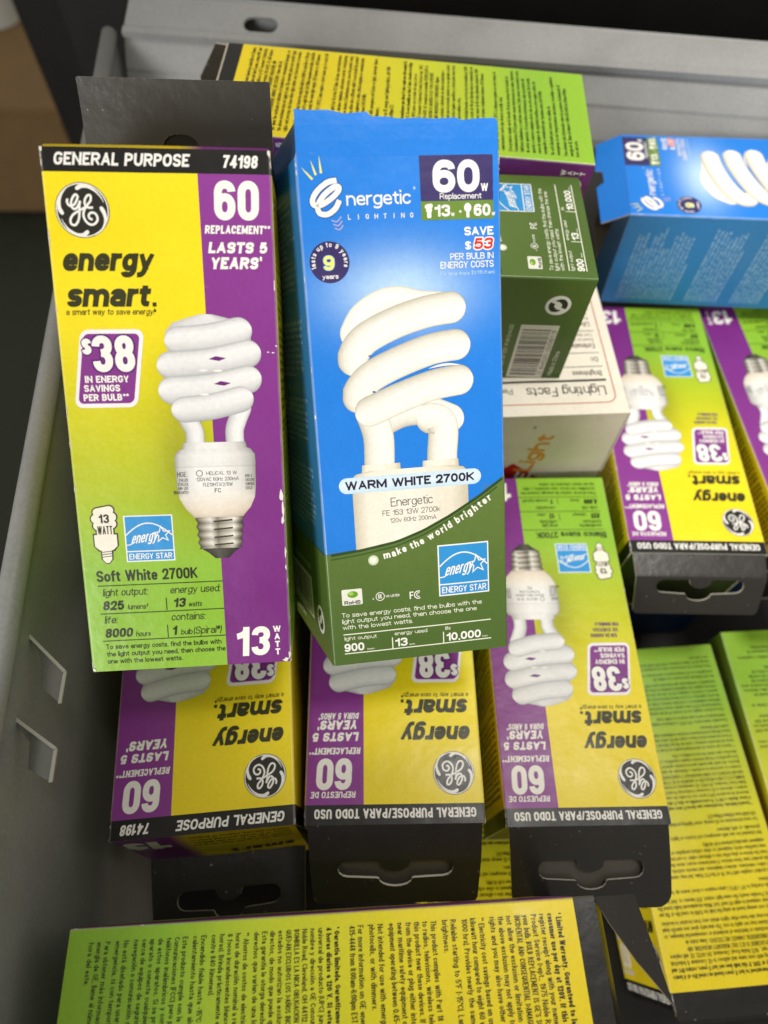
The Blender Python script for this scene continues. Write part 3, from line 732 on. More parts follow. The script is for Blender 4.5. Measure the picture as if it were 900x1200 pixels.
    for x0, y0, x1, y1 in ((150, 262, 330, 160), (180, 430, 360, 330), (235, 540, 420, 448), (430, 395, 560, 378)):
        (ax, ay), (bx, by) = en_px(x0, y0), en_px(x1, y1); n_ = 9
        a.line([(ax + (bx-ax)*i/n_, ay + (by-ay)*i/n_ - .5 * math.sin(math.pi*i/n_)) for i in range(n_+1)], 1, lin('#fdfcf8'), 4.0, widths=[.05 + .55 * math.sin(math.pi*i/n_) for i in range(n_+1)])
    for k_ in range(7): a.disc(*en_px(262 + 22*k_, 585 - 9*k_), .55, .2, lin('#fbfaf4'), 4.0, 10)
    for x, y in ((188, 343), (204, 491)): q = en_px(x, y); a.poly([(q[0] - .6, q[1]), (q[0], q[1] - .35), (q[0] + .7, q[1] + .1), (q[0], q[1] + .3)], lin('#4a6fb0'), 4)
    for x, y, s in ((505, 640, 1.3), (515, 630, 1.1), (470, 690, .9), (462, 675, .8)): q = en_px(x, y); a.disc(*q, .22, s, WHT, 4, 12)
    CR = [(0, lin('#cbc3ac')), (.12, lin('#eee8d8')), (.5, lin('#f3eee1')), (.85, lin('#e9e2cf')), (1, lin('#c8c0a8'))]
    a.loft([(77.2, 11.8, 22.3), (79.6, 11.6, 22.4)], CR, 4.0); a.loft([(77.2, 28.6, 38.6), (79.6, 28.5, 38.8)], CR, 4.0)
    a.loft([(78.9, 14, 36), (79.6, 10, 40), (80.6, 8.9, 41)] + [(84 + 2.2*i, 8.7, 41.2) for i in range(9)], CR, 4.2)
    a.tube([(7.3, 82.6), (42.8, 82.6)], 2.2, [(-1, lin('#cfe4f4')), (0, lin('#dcecf6')), (1, lin('#c6dff0'))], 4.8)
    a.text('WARM WHITE 2700K', 6.8, 83.8, 2.45, .23, fit=36.2, col=lin('#241f38'), layer=5.6, seg=4)
    g = lin('#66645f')
    a.text('Energetic', 25, 89.3, 2.5, .09, fit=11.9, align='c', col=g, layer=5.6); a.text('FE 153 13W 2700k', 24.8, 91.8, 1.55, .1, fit=16.4, align='c', col=g, layer=5.6, seg=2); a.text('120v 60Hz 200mA', 25.2, 93.9, 1.3, .1, fit=13.2, align='c', col=g, layer=5.6, seg=2)
    green_foot(a, en_curve, 5.9)
    P2 = [(i * 1.6, en_curve(i * 1.6) + .35) for i in range(33)]
    a.line(P2, .75, lin('#2f4a1c'), 6.4); a.line([(x, y + 1.2) for x, y in P2[:-1]], .5, lin('#3d5a25'), 6.5)
    t = 'make the world brighter'; ws = [.3 if c == ' ' else glyph(c, 1.05, .2, 3, .2)[1] + .1 for c in t]; tot = sum(ws); acc = 0
    for c, q in zip(t, ws):
        x = 16.1 + 32.2 * (acc + q/2) / tot; acc += q
        y = en_curve(x + 1.) + 4.6
        if c != ' ': a.text(c, x, y, 2.15, .2, 1.05, align='c', col=WHT, layer=7, rot=math.atan2(en_curve(x + 3) - en_curve(x - 2), 5))
    a.glow(13.3, 104.3, 1.5, 1.5, lin('#f2f4e4'), lin('#b4c49a'), 7, 20, 2.5, 3)
    energy_star_at(a, 31.7, 101.7, 14.9, 15.3)
    a.rect(3.7, 112.2, 9.5, 116.9, lin('#e9e9dc'), 7, r=.4); a.disc(6.8, 113.8, 1.5, 1.0, lin('#6aa12c'), 7.5, 16); a.disc(6.3, 113.5, .8, .5, lin('#a6cf5c'), 8, 12); a.text('RoHS', 6.6, 116.7, 1.1, .2, fit=4.6, align='c', col=INK, layer=8, seg=2)
    a.ring(14.6, 115.2, 1.2, 1.2, .2, WHT, 7, 24); a.text('UL', 14.6, 115.8, 1.3, .16, fit=1.2, align='c', col=WHT, layer=7, seg=2); a.text('c', 12.4, 116, .8, .16, col=WHT, layer=7); a.text('US LISTED', 16.2, 115.7, .75, .16, fit=4.1, col=WHT, layer=7, seg=1)
    a.text('F', 23.1, 116.9, 2.2, .15, fit=1.2, col=WHT, layer=7); a.ring(25.6, 115.8, 1.1, 1.1, .28, WHT, 7, 20, 60, 300); a.ring(25.7, 115.8, .55, .55, .25, WHT, 7, 16, 60, 300)
    W2 = lin('#eef0dc')
    for j, (s, f) in enumerate((('To save energy costs, find the bulbs with the', 41), ('light output you need, then choose the one', 39.4), ('with the lowest watts.', 20.3))): a.text(s, 3.3, 120.5 + 1.85 * j, 1.35, .12, fit=f, col=W2, layer=7, seg=2)
    a.line([(3.4, 125.7), (46.9, 125.7)], .3, W2, 7); a.line([(3.4, 131.6), (46.9, 131.6)], .3, W2, 7)
    a.text('light output', 3.6, 127.5, 1.15, .12, fit=9.3, col=W2, layer=7, seg=2); a.text('energy used', 18.1, 127.5, 1.15, .12, fit=9.6, col=W2, layer=7, seg=2); a.text('life', 33.1, 127.5, 1.15, .12, col=W2, layer=7, seg=2)
    a.text('900', 3.4, 131.0, 2.5, .2, fit=5.7, col=WHT, layer=7); a.text('13', 18.2, 131.0, 2.5, .2, fit=3.6, col=WHT, layer=7); a.text('10,000', 33.4, 131.0, 2.5, .2, fit=10.4, col=WHT, layer=7)
    for x, t in ((10, 'lumens'), (22.3, 'watts'), (44.2, 'hours')): a.text(t, x, 131.0, .6, .12, col=W2, layer=7, seg=1)
    for x in (17.4, 32.5): a.line([(x, 128), (x, 131.6)], .3, W2, 7)
    return a
def green_foot(a, cv, layer, W=52, L=135):
    V = []; F = []; m = 16
    xs = [0, .2, .4, .65, 1.2] + [2.6 + (W - 5.2) * i / 17 for i in range(18)] + [W - 1.2, W - .65, W - .4, W - .2, W]; n = len(xs) - 1
    for i in range(n + 1):
        x = xs[i]; y0 = cv(x)
        for j in range(m + 1): V.append((x, y0 + (L - y0) * j / m))
    for i in range(n):
        for j in range(m): F.append((i*(m+1)+j, (i+1)*(m+1)+j, (i+1)*(m+1)+j+1, i*(m+1)+j+1))
    a.add(V, F, lambda x, y: mix(lin('#627a38'), lin('#4d672c'), (y - 85) / 45), layer)
def energy_star_at(a, x0, y0, sx, sy):
    b = Art(); energy_star(b, 0, 0, 1.)
    o = len(a.V)
    for (x, y, l), c in zip(b.V, b.C): a.V.append((x0 + x * sx, y0 + y * sy, l + 5)); a.C.append(c)
    for f in b.F: a.F.append(tuple(o + i for i in f))

WARN = ['CAUTION: risk of electric shock. Use in dry', 'locations only. Do not use with dimmers,', 'timers, photocells or in totally', 'enclosed recessed fixtures. Hold', 'the lamp by its base when fitting', 'and removing it. Keep away from', 'children. This device complies', 'with Part 18 of the FCC Rules. This', 'product may cause interference to', 'radios, wireless telephones, and', 'remote controls. If interference', 'occurs, move this product away', 'from the device or plug it into a', 'different outlet. Limited warranty:', 'this bulb is guaranteed to last based', 'on rated life. Lamp contains mercury.']
def en_side(full=True):
    a = Art(); tx = lin('#a5cbe6')
    rnd = random.Random(4)
    y = 7.5
    if full:
        for nl in (15, 9, 8, 11, 7):
            for j in range(nl):
                t = WARN[(j + nl) % len(WARN)]; f = rnd.uniform(37, 43) if j not in (nl - 1,) else rnd.uniform(20, 34)
                if nl == 15 and j in (3, 7, 8): f = 31
                a.text(t, 3.4, y, 1.25, .16, fit=f, col=tx, layer=3, seg=1); y += 1.75
            y += 5.2
            if y > 92: break
    green_foot(a, lambda x: 101.7, 5)
    a.rect(2.5, 114, 31, 127.8, lin('#e4e0d4'), 6)
    x = 4.
    while x < 29:
        w = rnd.choice((.28, .28, .5, .75)); a.line([(x + w/2, 115 + (0), ), (x + w/2, 125.2)], w, lin('#26241f'), 6.7); x += w + rnd.choice((.3, .3, .55, .8))
    a.text('0 84520 00051 3', 4.5, 127.3, 1.5, .13, fit=24, col=INK, layer=6.7, seg=2)
    a.text('Made in China', 4, 131.4, 1.9, .12, fit=13.5, col=lin('#d8dcc6'), layer=6.5, seg=2)
    a.disc(40.5, 124.6, 4.4, 4.4, lin('#f0eee4'), 6.2)
    for s in (0, 180):
        c = [(40.5 + 2.3*math.cos(R(s + t)), 124.6 + 2.3*math.sin(R(s + t))) for t in range(-30, 121, 15)]
        a.line(c, 1.9, lin('#23251c'), 6.8, widths=[.4 + 1.5 * min(1, i / 4) for i in range(len(c))])
    a.text('RECYCLE AFTER PURCHASE', 3, 111.5, 1.5, .13, fit=28, col=lin('#d8dcc6'), layer=6.5, seg=1)
    return a
def en_side_ground(x, y): return mix(lin('#2c80c6'), lin('#3078ac'), y / 100)

# ---- white box
def wb_top():
    a = Art(); rd = lin('#c07a62'); k = lin('#3d3b36'); gy = lin('#8a857a')
    # drawn with its reading side turned to the far end; origin: far right corner when seen from the front
    P = []
    for cx, cy, s in ((64, 5.5, 0), (6, 5.5, 0)): pass
    V = [(4, 6), (4, 110), (66, 110), (66, 6)]
    rr = rounded([(x, y, True) for x, y in [(4, 112), (4, 5), (66, 5), (66, 112)]], True, 6)
    pts = []
    for cx, cy, a0 in ((7.5, 8.5, 180), (62.5, 8.5, 270), (62.5, 108, 0), (7.5, 108, 90)):
        for j in range(7): t = R(a0 + 15*j); pts.append((cx + 3.5*math.cos(t), cy + 3.5*math.sin(t)))
    a.line(pts, .45, rd, 2, closed=True)
    a.text('Lighting Facts', 7, 12.5, 4.2, .11, fit=29, col=k, layer=2); a.text('Per Bulb', 41, 12.3, 2.6, .11, fit=11, col=k, layer=2)
    a.line([(6, 15.2), (64, 15.2)], 1.0, k, 2.4)
    y = 19.6
    for t, v, dbl in (('Brightness', '800 lumens', 0), ('Cri', '80', 0), ('Estimated Yearly Energy Cost', '$1.57', 1), ('Life', '9.1 years', 1), ('Light Appearance', '2700 K', 1)):
        a.text(t, 7, y, 2.4, .12, wf=.85, col=k, layer=2, seg=2); a.text(v, 62, y, 2.2, .11, wf=.8, align='r', col=k, layer=2, seg=2)
        y += 2.6
        if dbl:
            a.text('Based on 3 hrs/day, 11¢/kWh', 7, y, 1.6, .11, wf=.8, col=gy, layer=2, seg=1); y += 2.4
            a.text('Cost depends on rates and use', 7, y, 1.6, .11, wf=.8, col=gy, layer=2, seg=1); y += 2.0
        a.line([(6, y - .6), (64, y - .6)], .3, k, 2); y += 4.0
    return a

# ------------------------------------------------------------------ folding cartons
MM = .001
LIFT = 2.6e-5
def steps(a, b, st):
    n = max(1, int(math.ceil((b - a) / st))); return [a + (b - a) * i / n for i in range(n + 1)]

def plate(name, parent, mat, origin, uvec, vvec, nvec, outline, holes=(), thick=.5, col_out=BLK, col_in=CARD, col_edge=None, ang=None, slices=None, art=None):
    """a piece of card: outline in mm (u, v); ang(v) = bend in degrees towards nvec"""
    bm = bmesh.new()
    loops = [[Vector((x, y, 0)) for x, y in P] for P in [outline, *holes]]
    flat = [v for l in loops for v in l]
    bv = [bm.verts.new(v) for v in flat]
    for t in tessellate_polygon(loops):
        try: bm.faces.new([bv[i] for i in t])
        except ValueError: pass
    vmax = max(p[1] for p in outline); vmin = min(p[1] for p in outline)
    if ang:
        for s in steps(vmin, vmax, slices or 2.0)[1:-1]:
            bmesh.ops.bisect_plane(bm, geom=bm.verts[:] + bm.edges[:] + bm.faces[:], plane_co=(0, s, 0), plane_no=(0, 1, 0), dist=1e-6)
    bm.verts.ensure_lookup_table()
    # bend curve
    N = 60; tab = [(0., 0.)]
    for i in range(N):
        v = vmax * (i + .5) / N; a = R(ang(v)) if ang else 0
        tab.append((tab[-1][0] + math.cos(a) * vmax / N, tab[-1][1] + math.sin(a) * vmax / N))
    def bend(v):
        if v <= 0: return v, 0., R(ang(0)) if ang else 0
        f = min(N - 1e-6, v / vmax * N); i = int(f); k = f - i
        a, b = tab[i], tab[i+1]
        return a[0] + (b[0]-a[0])*k, a[1] + (b[1]-a[1])*k, R(ang(v)) if ang else 0
    V = []; C = []; F = []
    def put(u, v, off):
        s, n, a = bend(v)
        s -= math.sin(a) * off; n += math.cos(a) * off
        return origin + (uvec * u + vvec * s + nvec * n) * MM
    idx = {}
    for i, q in enumerate(bm.verts): idx[q] = i; V.append(put(q.co.x, q.co.y, 0)); C.append(col_out(q.co.x, q.co.y) if callable(col_out) else col_out)
    n0 = len(V)
    for q in bm.verts: V.append(put(q.co.x, q.co.y, -thick)); C.append(col_in)
    for f in bm.faces:
        i = [idx[v] for v in f.verts]
        if f.normal.z < 0: i.reverse()
        F.append(tuple(i)); F.append(tuple(n0 + j for j in reversed(i)))
    ce = col_edge or CARD
    for e in bm.edges:
        if len(e.link_faces) == 1:
            a, b = idx[e.verts[0]], idx[e.verts[1]]
            o = len(V); V += [V[a], V[b], V[n0 + b], V[n0 + a]]; C += [ce] * 4; F.append((o, o+1, o+2, o+3))
    if art:
        o = len(V)
        for x, y, l in art.V: V.append(put(x, y, l * LIFT / MM))
        C += art.C; F += [tuple(o + i for i in f) for f in art.F]
    bm.free()
    return mesh_obj(name, V, F, C, mat, parent)

def carton(name, label, group, W, D, L, faces, c, rot, scale=1., seed=1, top=None, bottom=None, bulge=.22, r=.65, step=3.2, shear=0.):
    """faces: four panels (regions, art) going round: up, +x side, underside, -x side; c: centre of the upper face"""
    Rm = (Matrix.Rotation(R(rot[0]), 4, 'Z') @ Matrix.Rotation(R(rot[1]), 4, 'X') @ Matrix.Rotation(R(rot[2]), 4, 'Y'))
    root = thing(name, label, 'box', group)
    nrm = (Rm @ Vector((0, 0, 1)))
    root.matrix_world = Matrix.Translation(Vector(c) - nrm * D * MM * scale) @ Rm @ Matrix.Scale(scale, 4)
    ws = (W, D, W, D)
    off = Vector((seed * 7.31, seed * 3.17, seed * 1.77))
    def pos(k, u, y, lift=0.):
        w = ws[k]
        if u < r: a = (1 - u / r) * math.pi / 4; uu = r - r * math.sin(a); nn = -r + r * math.cos(a); tx, nx = -math.sin(a), math.cos(a)
        elif u > w - r: a = (1 - (w - u) / r) * math.pi / 4; uu = w - r + r * math.sin(a); nn = -r + r * math.cos(a); tx, nx = math.sin(a), math.cos(a)
        else: uu, nn, tx, nx = u, 0., 0., 1.
        q = max(0., 1 - (2 * u / w - 1) ** 2)
        dent = noise.noise(Vector((u * .045, y * .03, k * 5.)) + off) * .38 + noise.noise(Vector((u * .11, y * .09, k * 5.)) + off) * .10
        e = min(1., min(y, L - y) / 8.) if 0 <= y <= L else 0.
        nn += q * (bulge * (.4 + .6 * e) + dent * (.3 + .7 * max(0, e)))
        uu += tx * lift; nn += nx * lift
        Y = L / 2 - y
        if k == 0: X, Z = -W/2 + uu, D + nn
        elif k == 1: X, Z = W/2 + nn, D - uu
        elif k == 2: X, Z = W/2 - uu, -nn
        else: X, Z = -W/2 - nn, uu
        return Vector(((X + shear * (D - Z)) * MM, Y * MM, Z * MM))
    V = []; C = []; F = []
    for k in range(4):
        regs, art = faces[k]; w = ws[k]
        for x0, x1, y0, y1, fn in regs:
            us = []
            for a_, b_ in ((x0, min(x1, r)), (max(x0, r), min(x1, w - r)), (max(x0, w - r), x1)):
                if b_ - a_ > 1e-6:
                    q = steps(a_, b_, r / 3 if b_ - a_ <= r + 1e-6 else step)
                    us += q if not us else q[1:]
            ys = steps(y0, y1, step); o = len(V); m = len(us)
            for y in ys:
                for u in us:
                    V.append(pos(k, u, y)); cc = fn(u, y) if callable(fn) else fn
                    if u < r * .7 or u > w - r * .7: cc = mix(cc, lin('#e8e4da'), .16 + .14 * noise.noise(Vector((y * .3, k * 3., seed))))
                    C.append(cc)
            for j in range(len(ys) - 1):
                for i in range(m - 1):
                    F.append((o + j*m + i, o + (j+1)*m + i, o + (j+1)*m + i + 1, o + j*m + i + 1))
        if art:
            o = len(V)
            for x, y, l in art.V: V.append(pos(k, x, y, l * LIFT / MM))
            C += art.C; F += [tuple(o + i for i in f) for f in art.F]
    # inside of the board and its cut rims
    ring = [(k, u) for k in range(4) for u in [0, r*.5, r] + steps(r, ws[k] - r, 9)[1:] + [ws[k] - r*.5]]
    t = .42; inner = lin('#8d8674')
    for y in (0, L):
        o = len(V); m = len(ring)
        V += [pos(k, u, y) for k, u in ring]; V += [pos(k, u, y, -t) for k, u in ring]
        C += [lin('#d9d2c2')] * (2 * m)
        for i in range(m):
            j = (i + 1) % m; q = (o + i, o + j, o + m + j, o + m + i); F.append(q if y else q[::-1])
    o = len(V); m = len(ring)
    V += [pos(k, u, 0, -t) for k, u in ring] + [pos(k, u, L, -t) for k, u in ring]; C += [inner] * (2 * m)
    for i in range(m):
        j = (i + 1) % m; F.append((o + i, o + m + i, o + m + j, o + j))
    # closed ends
    for spec, sg in ((top, 1), (bottom, -1)):
        if not spec: continue
        sl = spec.get('slope', 0.); fn = spec.get('col', BLK); art = spec.get('art'); ins = .5
        def cp(x, y, lift=0.):    # y: 0 at underside edge .. D at upper edge
            f = y / D; b = spec.get('bow', .0) * math.sin(math.pi * f) * math.sin(math.pi * max(0, min(1, x / W))) + spec.get('lip', 0.) * (1 - math.exp(-max(0, D - .5 - y) / .9))
            return Vector((( -W/2 + x + shear * (D - y)) * MM, sg * (L/2 - .25 + sl * (1 - f) + b + lift) * MM, (y) * MM))
        nx, ny = 10, 10; o = len(V)
        for j in range(ny + 1):
            for i in range(nx + 1):
                x = ins + (W - 2*ins) * i / nx; y = ins + (D - 2*ins) * (1 - (1 - j / ny) ** 2)
                V.append(cp(x, y)); C.append(fn(x, y) if callable(fn) else fn)
        for j in range(ny):
            for i in range(nx):
                a_ = o + j*(nx+1) + i; q = (a_, a_ + 1, a_ + nx + 2, a_ + nx + 1); F.append(q[::-1] if sg > 0 else q)
        if sl > 1:
            for xs in (ins, W - ins):
                o = len(V); V += [cp(xs, ins), cp(xs, D - ins), Vector(((-W/2 + xs) * MM, sg * (L/2 - 2) * MM, (D - ins) * MM)), Vector(((-W/2 + xs) * MM, sg * (L/2 - 2) * MM, ins * MM))]
                C += [spec.get('side', BLK)] * 4; F.append((o, o+1, o+2, o+3))
        if art:
            o = len(V)
            for x, y, l in art.V: V.append(cp(x, y, l * LIFT / MM))
            C += art.C; F += [tuple(o + i for i in f) for f in art.F]
    body = mesh_obj('carton', V, F, C, M_PRINT, root)
    return root, body, pos

def slot_tab(parent, W, L, back=True, length=25., ang=None, taper=1.2, z=.6, D=52., inset=1.0, y0=-.2, v0=10.2, rr=2.):
    """black hanging tab with its euro slot, hinged on the art-top edge of the underside (back) or of the upper face"""
    w = W / 2 - inset
    out = [(-w, 0), (w, 0)]
    for j in range(6): out.append((w - taper - rr + rr * math.cos(R(18*j)), length - rr + rr * math.sin(R(18*j))))
    for j in range(6): out.append((-w + taper + rr - rr * math.sin(R(18*j)), length - rr + rr * math.cos(R(18*j))))
    hole = []
    s = 16.5; v1, b = v0 + 6.2, 4.8
    for j in range(7): hole.append((s - 2.8 + 2.8 * math.cos(R(-90 + 30*j)), v0 + 2.8 + 2.8 * math.sin(R(-90 + 30*j))))
    hole.append((b + .6, v1 - .1))
    for j in range(9): t = R(22.5 * j); hole.append((b * math.cos(t), v1 + .1 + 2.7 * math.sin(t)))
    hole.append((-b - .6, v1 - .1))
    for j in range(7): hole.append((-s + 2.8 + 2.8 * math.cos(R(90 + 30*j)), v0 + 2.8 + 2.8 * math.sin(R(90 + 30*j))))
    hole += [(-4.4, v0 + .02), (-3.6, v0 + 2.2), (-2, v0 + 3.3), (0, v0 + 3.7), (2, v0 + 3.3), (3.6, v0 + 2.2), (4.4, v0 + .02)]
    zz = z if back else D - .35
    return plate('hang_tab', parent, M_BLACK, Vector((0, (L/2 + y0) * MM, zz * MM)), Vector((1, 0, 0)), Vector((0, 1, 0)), Vector((0, 0, 1)), out, [hole], .75,
                 lin('#2a2825') if inset > .8 else lin('#35332e'), lin('#3a372f'), lin('#d9d3c5'), ang=ang or (lambda v: 0), slices=.9)

G_LIE = 'spiral bulb boxes lying in the drawer'
# ---- panels of the yellow, green and purple boxes
W_, L_ = 52., 127.5
BAND = 5.3
def ge_face(art, wear, n=12, purple=True):
    a = Art(); a.V, a.F, a.C = list(art.V), list(art.F), list(art.C)
    chips(a, W_, L_, wear, n)
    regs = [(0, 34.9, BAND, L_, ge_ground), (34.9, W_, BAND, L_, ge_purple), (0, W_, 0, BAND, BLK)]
    return regs, a
def text_face(art, wear=3, n=6):
    a = Art()
    if art: a.V, a.F, a.C = list(art.V), list(art.F), list(art.C)
    chips(a, W_, L_, wear, n)
    return [(0, W_, 0, BAND, BLK), (0, W_, BAND, L_, side_ground)], a
PLAIN_SIDE = ([(0, W_, 0, BAND, BLK), (0, W_, BAND, L_, side_ground)], None)
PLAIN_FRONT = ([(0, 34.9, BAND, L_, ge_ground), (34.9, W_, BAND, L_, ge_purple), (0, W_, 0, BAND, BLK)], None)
T1 = ge_text_panel(1)
FEN, FES = ge_front('en'), ge_front('es')
# end panel of the box with English print
def end_en():
    a = Art(); k = lin('#30300f')
    for j, t in enumerate(('CAUTION: risk of electric shock. Use in dry', 'locations only. Not for use with dimmers,', 'timers or in totally enclosed fixtures.', 'Contains mercury. Dispose of properly.')): a.text(t, 2.5, 47.5 - 3.2 * (3 - j), 1.9, .13, fit=29, col=k, layer=2, seg=1)
    a.text('energy', 3, 14, 6.5, .19, fit=18, slant=.17, col=k, layer=2); a.text('smart', 3, 26, 7.5, .19, fit=20, slant=.17, col=k, layer=2)
    a.text('13', 37.4, 46, 11, .28, fit=9, slant=.06, col=WHT, layer=2, seg=5)
    for j, c in enumerate('WATT'): a.text(c, 48.4, 36.4 + 3.1 * j, 2.5, .24, wf=.9, align='c', col=WHT, layer=2)
    return a
END_EN_COL = lambda x, y: lin('#e6c80c') if x < 34.9 else PUR
END_EN = end_en()

# English box leaning in front
FA = ge_face(FEN, 11, 26)
_rn = random.Random(8)
for cx, cy, sx, sy in ((51.2, 82, .8, 2.2), (51.4, 85.5, .55, 2.6), (51.1, 88.5, .5, 1.1), (51.5, 97, .35, 1.6), (51.5, 101, .3, 1.), (50.6, 126.8, 1.1, .7), (51.5, 125.4, .4, 1.3), (51.4, 44.5, .4, .3), (49.4, 46, .5, .18), (50.6, 46.1, .4, .2), (.5, 126.9, .5, .5), (.4, .5, .5, .6), (51.5, .6, .4, .9), (51.6, 30, .2, 2.), (.25, 60, .18, 2.5), (.25, 20, .16, 3.)):
    n_ = 9; FA[1].poly([(min(51.98, max(.02, cx + sx * _rn.uniform(.35, 1.1) * math.cos(2*math.pi*i/n_))), min(127.4, max(.05, cy + sy * _rn.uniform(.4, 1.1) * math.sin(2*math.pi*i/n_)))) for i in range(n_)], lin('#efe9df'), 6)
rt, _, _ = carton('light_bulb_box', 'yellow and purple bulb box numbered 74198, leaning upright beside the big blue box', 'bulb boxes propped up in front', W_, W_, L_,
    [FA, text_face(T1, 5), PLAIN_FRONT, PLAIN_SIDE], (-.0502, .0986, .2089), (1.45, 40.52, 5.36), .97, seed=1,
    top=dict(slope=2., col=END_EN_COL, bow=.8, lip=1.5), bottom=dict(col=lambda x, y: GRN if x < 34.9 else PUR2))
slot_tab(rt, W_, L_, True, length=24.5, ang=lambda v: 9 + v * .5, taper=.1, z=14., y0=2.6, inset=.6, v0=2.6, rr=.5)
plate('tab_backing', rt, M_BLACK, Vector((0, (L_/2 + 1) * MM, 11.5 * MM)), Vector((1, 0, 0)), Vector((0, 1, 0)), Vector((0, 0, 1)), [(-24.6, 0), (24.6, 0), (24.4, 20), (-24.4, 20)], [], .5, lin('#0d0c0b'), lin('#3a372f'), lin('#a9a292'), ang=lambda v: 9 + v * .5)  # near-black sheet added so the slot looks dark; shade put into its colour

# bilingual and English boxes lying in the layer below
def ge_box(label, art, c, rot, scale, seed, wear, tabkw, english=False, side=None, n=10, backing=False):
    rt, b, p = carton('light_bulb_box', label, G_LIE, W_, W_, L_, [ge_face(art, wear, n), side or text_face(T1, seed + 40), PLAIN_FRONT, PLAIN_SIDE], c, rot, scale, seed=seed,
        top=dict(slope=6. if english else 0., col=END_EN_COL if english else BLK, art=END_EN if english else None, bow=1.0), bottom=dict(col=lambda x, y: GRN if x < 34.9 else PUR2))
    slot_tab(rt, W_, L_, english, **tabkw)
    if backing:     # the tab is folded double: its plain rear layer shows through the slot
        af_ = tabkw.get('ang') or (lambda v: 0)
        plate('tab_backing', rt, M_BLACK, Vector((0, (L_/2 - .6) * MM, (50. if not english else .1) * MM)), Vector((1, 0, 0)), Vector((0, 1, 0)), Vector((0, 0, 1)), [(-24.4, 0), (24.4, 0), (23.8, 23), (-23.8, 23)], [], .5,
              lin('#57524a'), lin('#3a372f'), lin('#a9a292'), ang=lambda v: af_(v) - 3, slices=.9)
    return rt
ge_box('upside-down yellow and purple box numbered 74198, lying in shade left of the row', FEN, (-.0572, .0799, .1306), (185.4, -2.39, -.08), 1.02, 2, 2, dict(length=24, y0=4.6, z=14., ang=lambda v: -6 - v * .4), True)
ge_box('bilingual yellow box under the foot of the big blue box, black tab towards the viewer', FES, (.0025, .0840, .1237), (181.2, -.65, -.05), 1.03, 3, 9, dict(ang=lambda v: -24 if v < 9.3 else -24 - 20 * min(1, (v - 9.3) / 1.5)), backing=True)
ge_box('bilingual yellow box with its whole printed lamp showing, right of the big blue box', FES, (.0632, .0832, .1089), (181.3, .26, -.07), 1.0, 4, 11, dict(ang=lambda v: -18 - v * .5, taper=.2, rr=4.5), backing=True)
ge_box('bilingual yellow bulb box below the sideways blue box, its slotted tab folded down', FES, (.1201, .1776, .1086), (179.44, .3, -.07), 1.0, 5, 13, dict(ang=lambda v: -14 if v < 8.6 else -14 - 38 * min(1, (v - 8.6) / 1.6)))
ge_box('yellow and purple bulb box cut by the right edge, mostly its purple strip in view', FES, (.1787, .1829, .1049), (184.28, 0, 0), 1.0, 6, 8, dict(ang=lambda v: -25 - v))

# the boxes that show a text panel
rt, _, _ = carton('light_bulb_box', 'long bulb box at the rear rail showing its yellow to lime panel of fine print', 'bulb boxes showing a panel of fine print', W_, W_, L_,
    [text_face(T1, 21, 8), PLAIN_FRONT, PLAIN_SIDE, ge_face(FES, 22, 8)], (.006, .2453, .2019), (87.48, 3.2, -.26), 1.03, seed=7, bottom=dict(col=PUR2))
plate('end_flap', rt, M_BLACK, Vector((0, L_/2 * MM, W_ * MM)), Vector((1, 0, 0)), Vector((0, 1, 0)), Vector((0, 0, -1)), [(-25, 0), (25, 0), (23, 14), (-23, 14)], thick=.45, col_out=BLK, ang=lambda v: 62 + v * 1.5)
plate('dust_flap', rt, M_BLACK, Vector((26 * MM, L_/2 * MM, 26 * MM)), Vector((0, 0, 1)), Vector((0, 1, 0)), Vector((1, 0, 0)), [(-25, 0), (25, 0), (25, 5), (12, 13), (-22, 13)], thick=.45, col_out=BLK, col_in=lin('#3b372e'), ang=lambda v: 8)
rt, _, _ = carton('light_bulb_box', 'bulb box lying across the bottom edge of the photo with its black end torn open', 'bulb boxes showing a panel of fine print', W_, W_, L_,
    [text_face(T1, 23, 8), PLAIN_FRONT, PLAIN_SIDE, PLAIN_FRONT], (-.0097, -.0295, .15), (-86.5, 0, 0), 1.0, seed=8, bottom=dict(col=GRN))
UX = Vector((1, 0, 0)); UY = Vector((0, 1, 0)); UZ = Vector((0, 0, 1))
plate('end_flap', rt, M_BLACK, Vector((0, L_/2 * MM, (W_ - .3) * MM)), UX, UY, UZ, [(-25.5, 0), (25.5, 0), (25, 9), (-25, 9)], thick=.45, col_out=BLK, col_in=lin('#2c2a26'), col_edge=lin('#b8a26a'), ang=lambda v: -58 - 2 * v)
plate('dust_flap', rt, M_BLACK, Vector((-(W_/2 - .3) * MM, L_/2 * MM, (W_ - .6) * MM)), UX, UY, UZ, [(0, 0), (6, 3.2), (14, 8.6), (23.5, 17), (18, 16), (0, 11.8)], thick=.45, col_out=lin('#2e2b27'), col_in=lin('#3a352c'), col_edge=lin('#7d745f'), ang=lambda v: -10 - v)
plate('dust_flap', rt, M_BLACK, Vector(((W_/2 - .5) * MM, L_/2 * MM, 26 * MM)), UZ, UY, UX, [(-25, 0), (25, 0), (24.6, 11), (18, 12.5), (-14, 12.5), (-22, 6)], thick=.45, col_out=BLK, col_in=lin('#3a352c'), col_edge=lin('#a89a80'), ang=lambda v: 12)
rt, _, _ = carton('light_bulb_box', 'low bulb box in the right corner, fine print panel upside down with black end nearest', 'bulb boxes showing a panel of fine print', W_, W_, L_,
    [text_face(T1, 25, 6), ([(0, W_, BAND, L_, side_ground), (0, W_, 0, BAND, BLK)], FES), PLAIN_SIDE, PLAIN_FRONT], (.1222, .0312, .0533), (184.6, 0, 0), 1.0, seed=9, top=dict(slope=1, col=BLK))
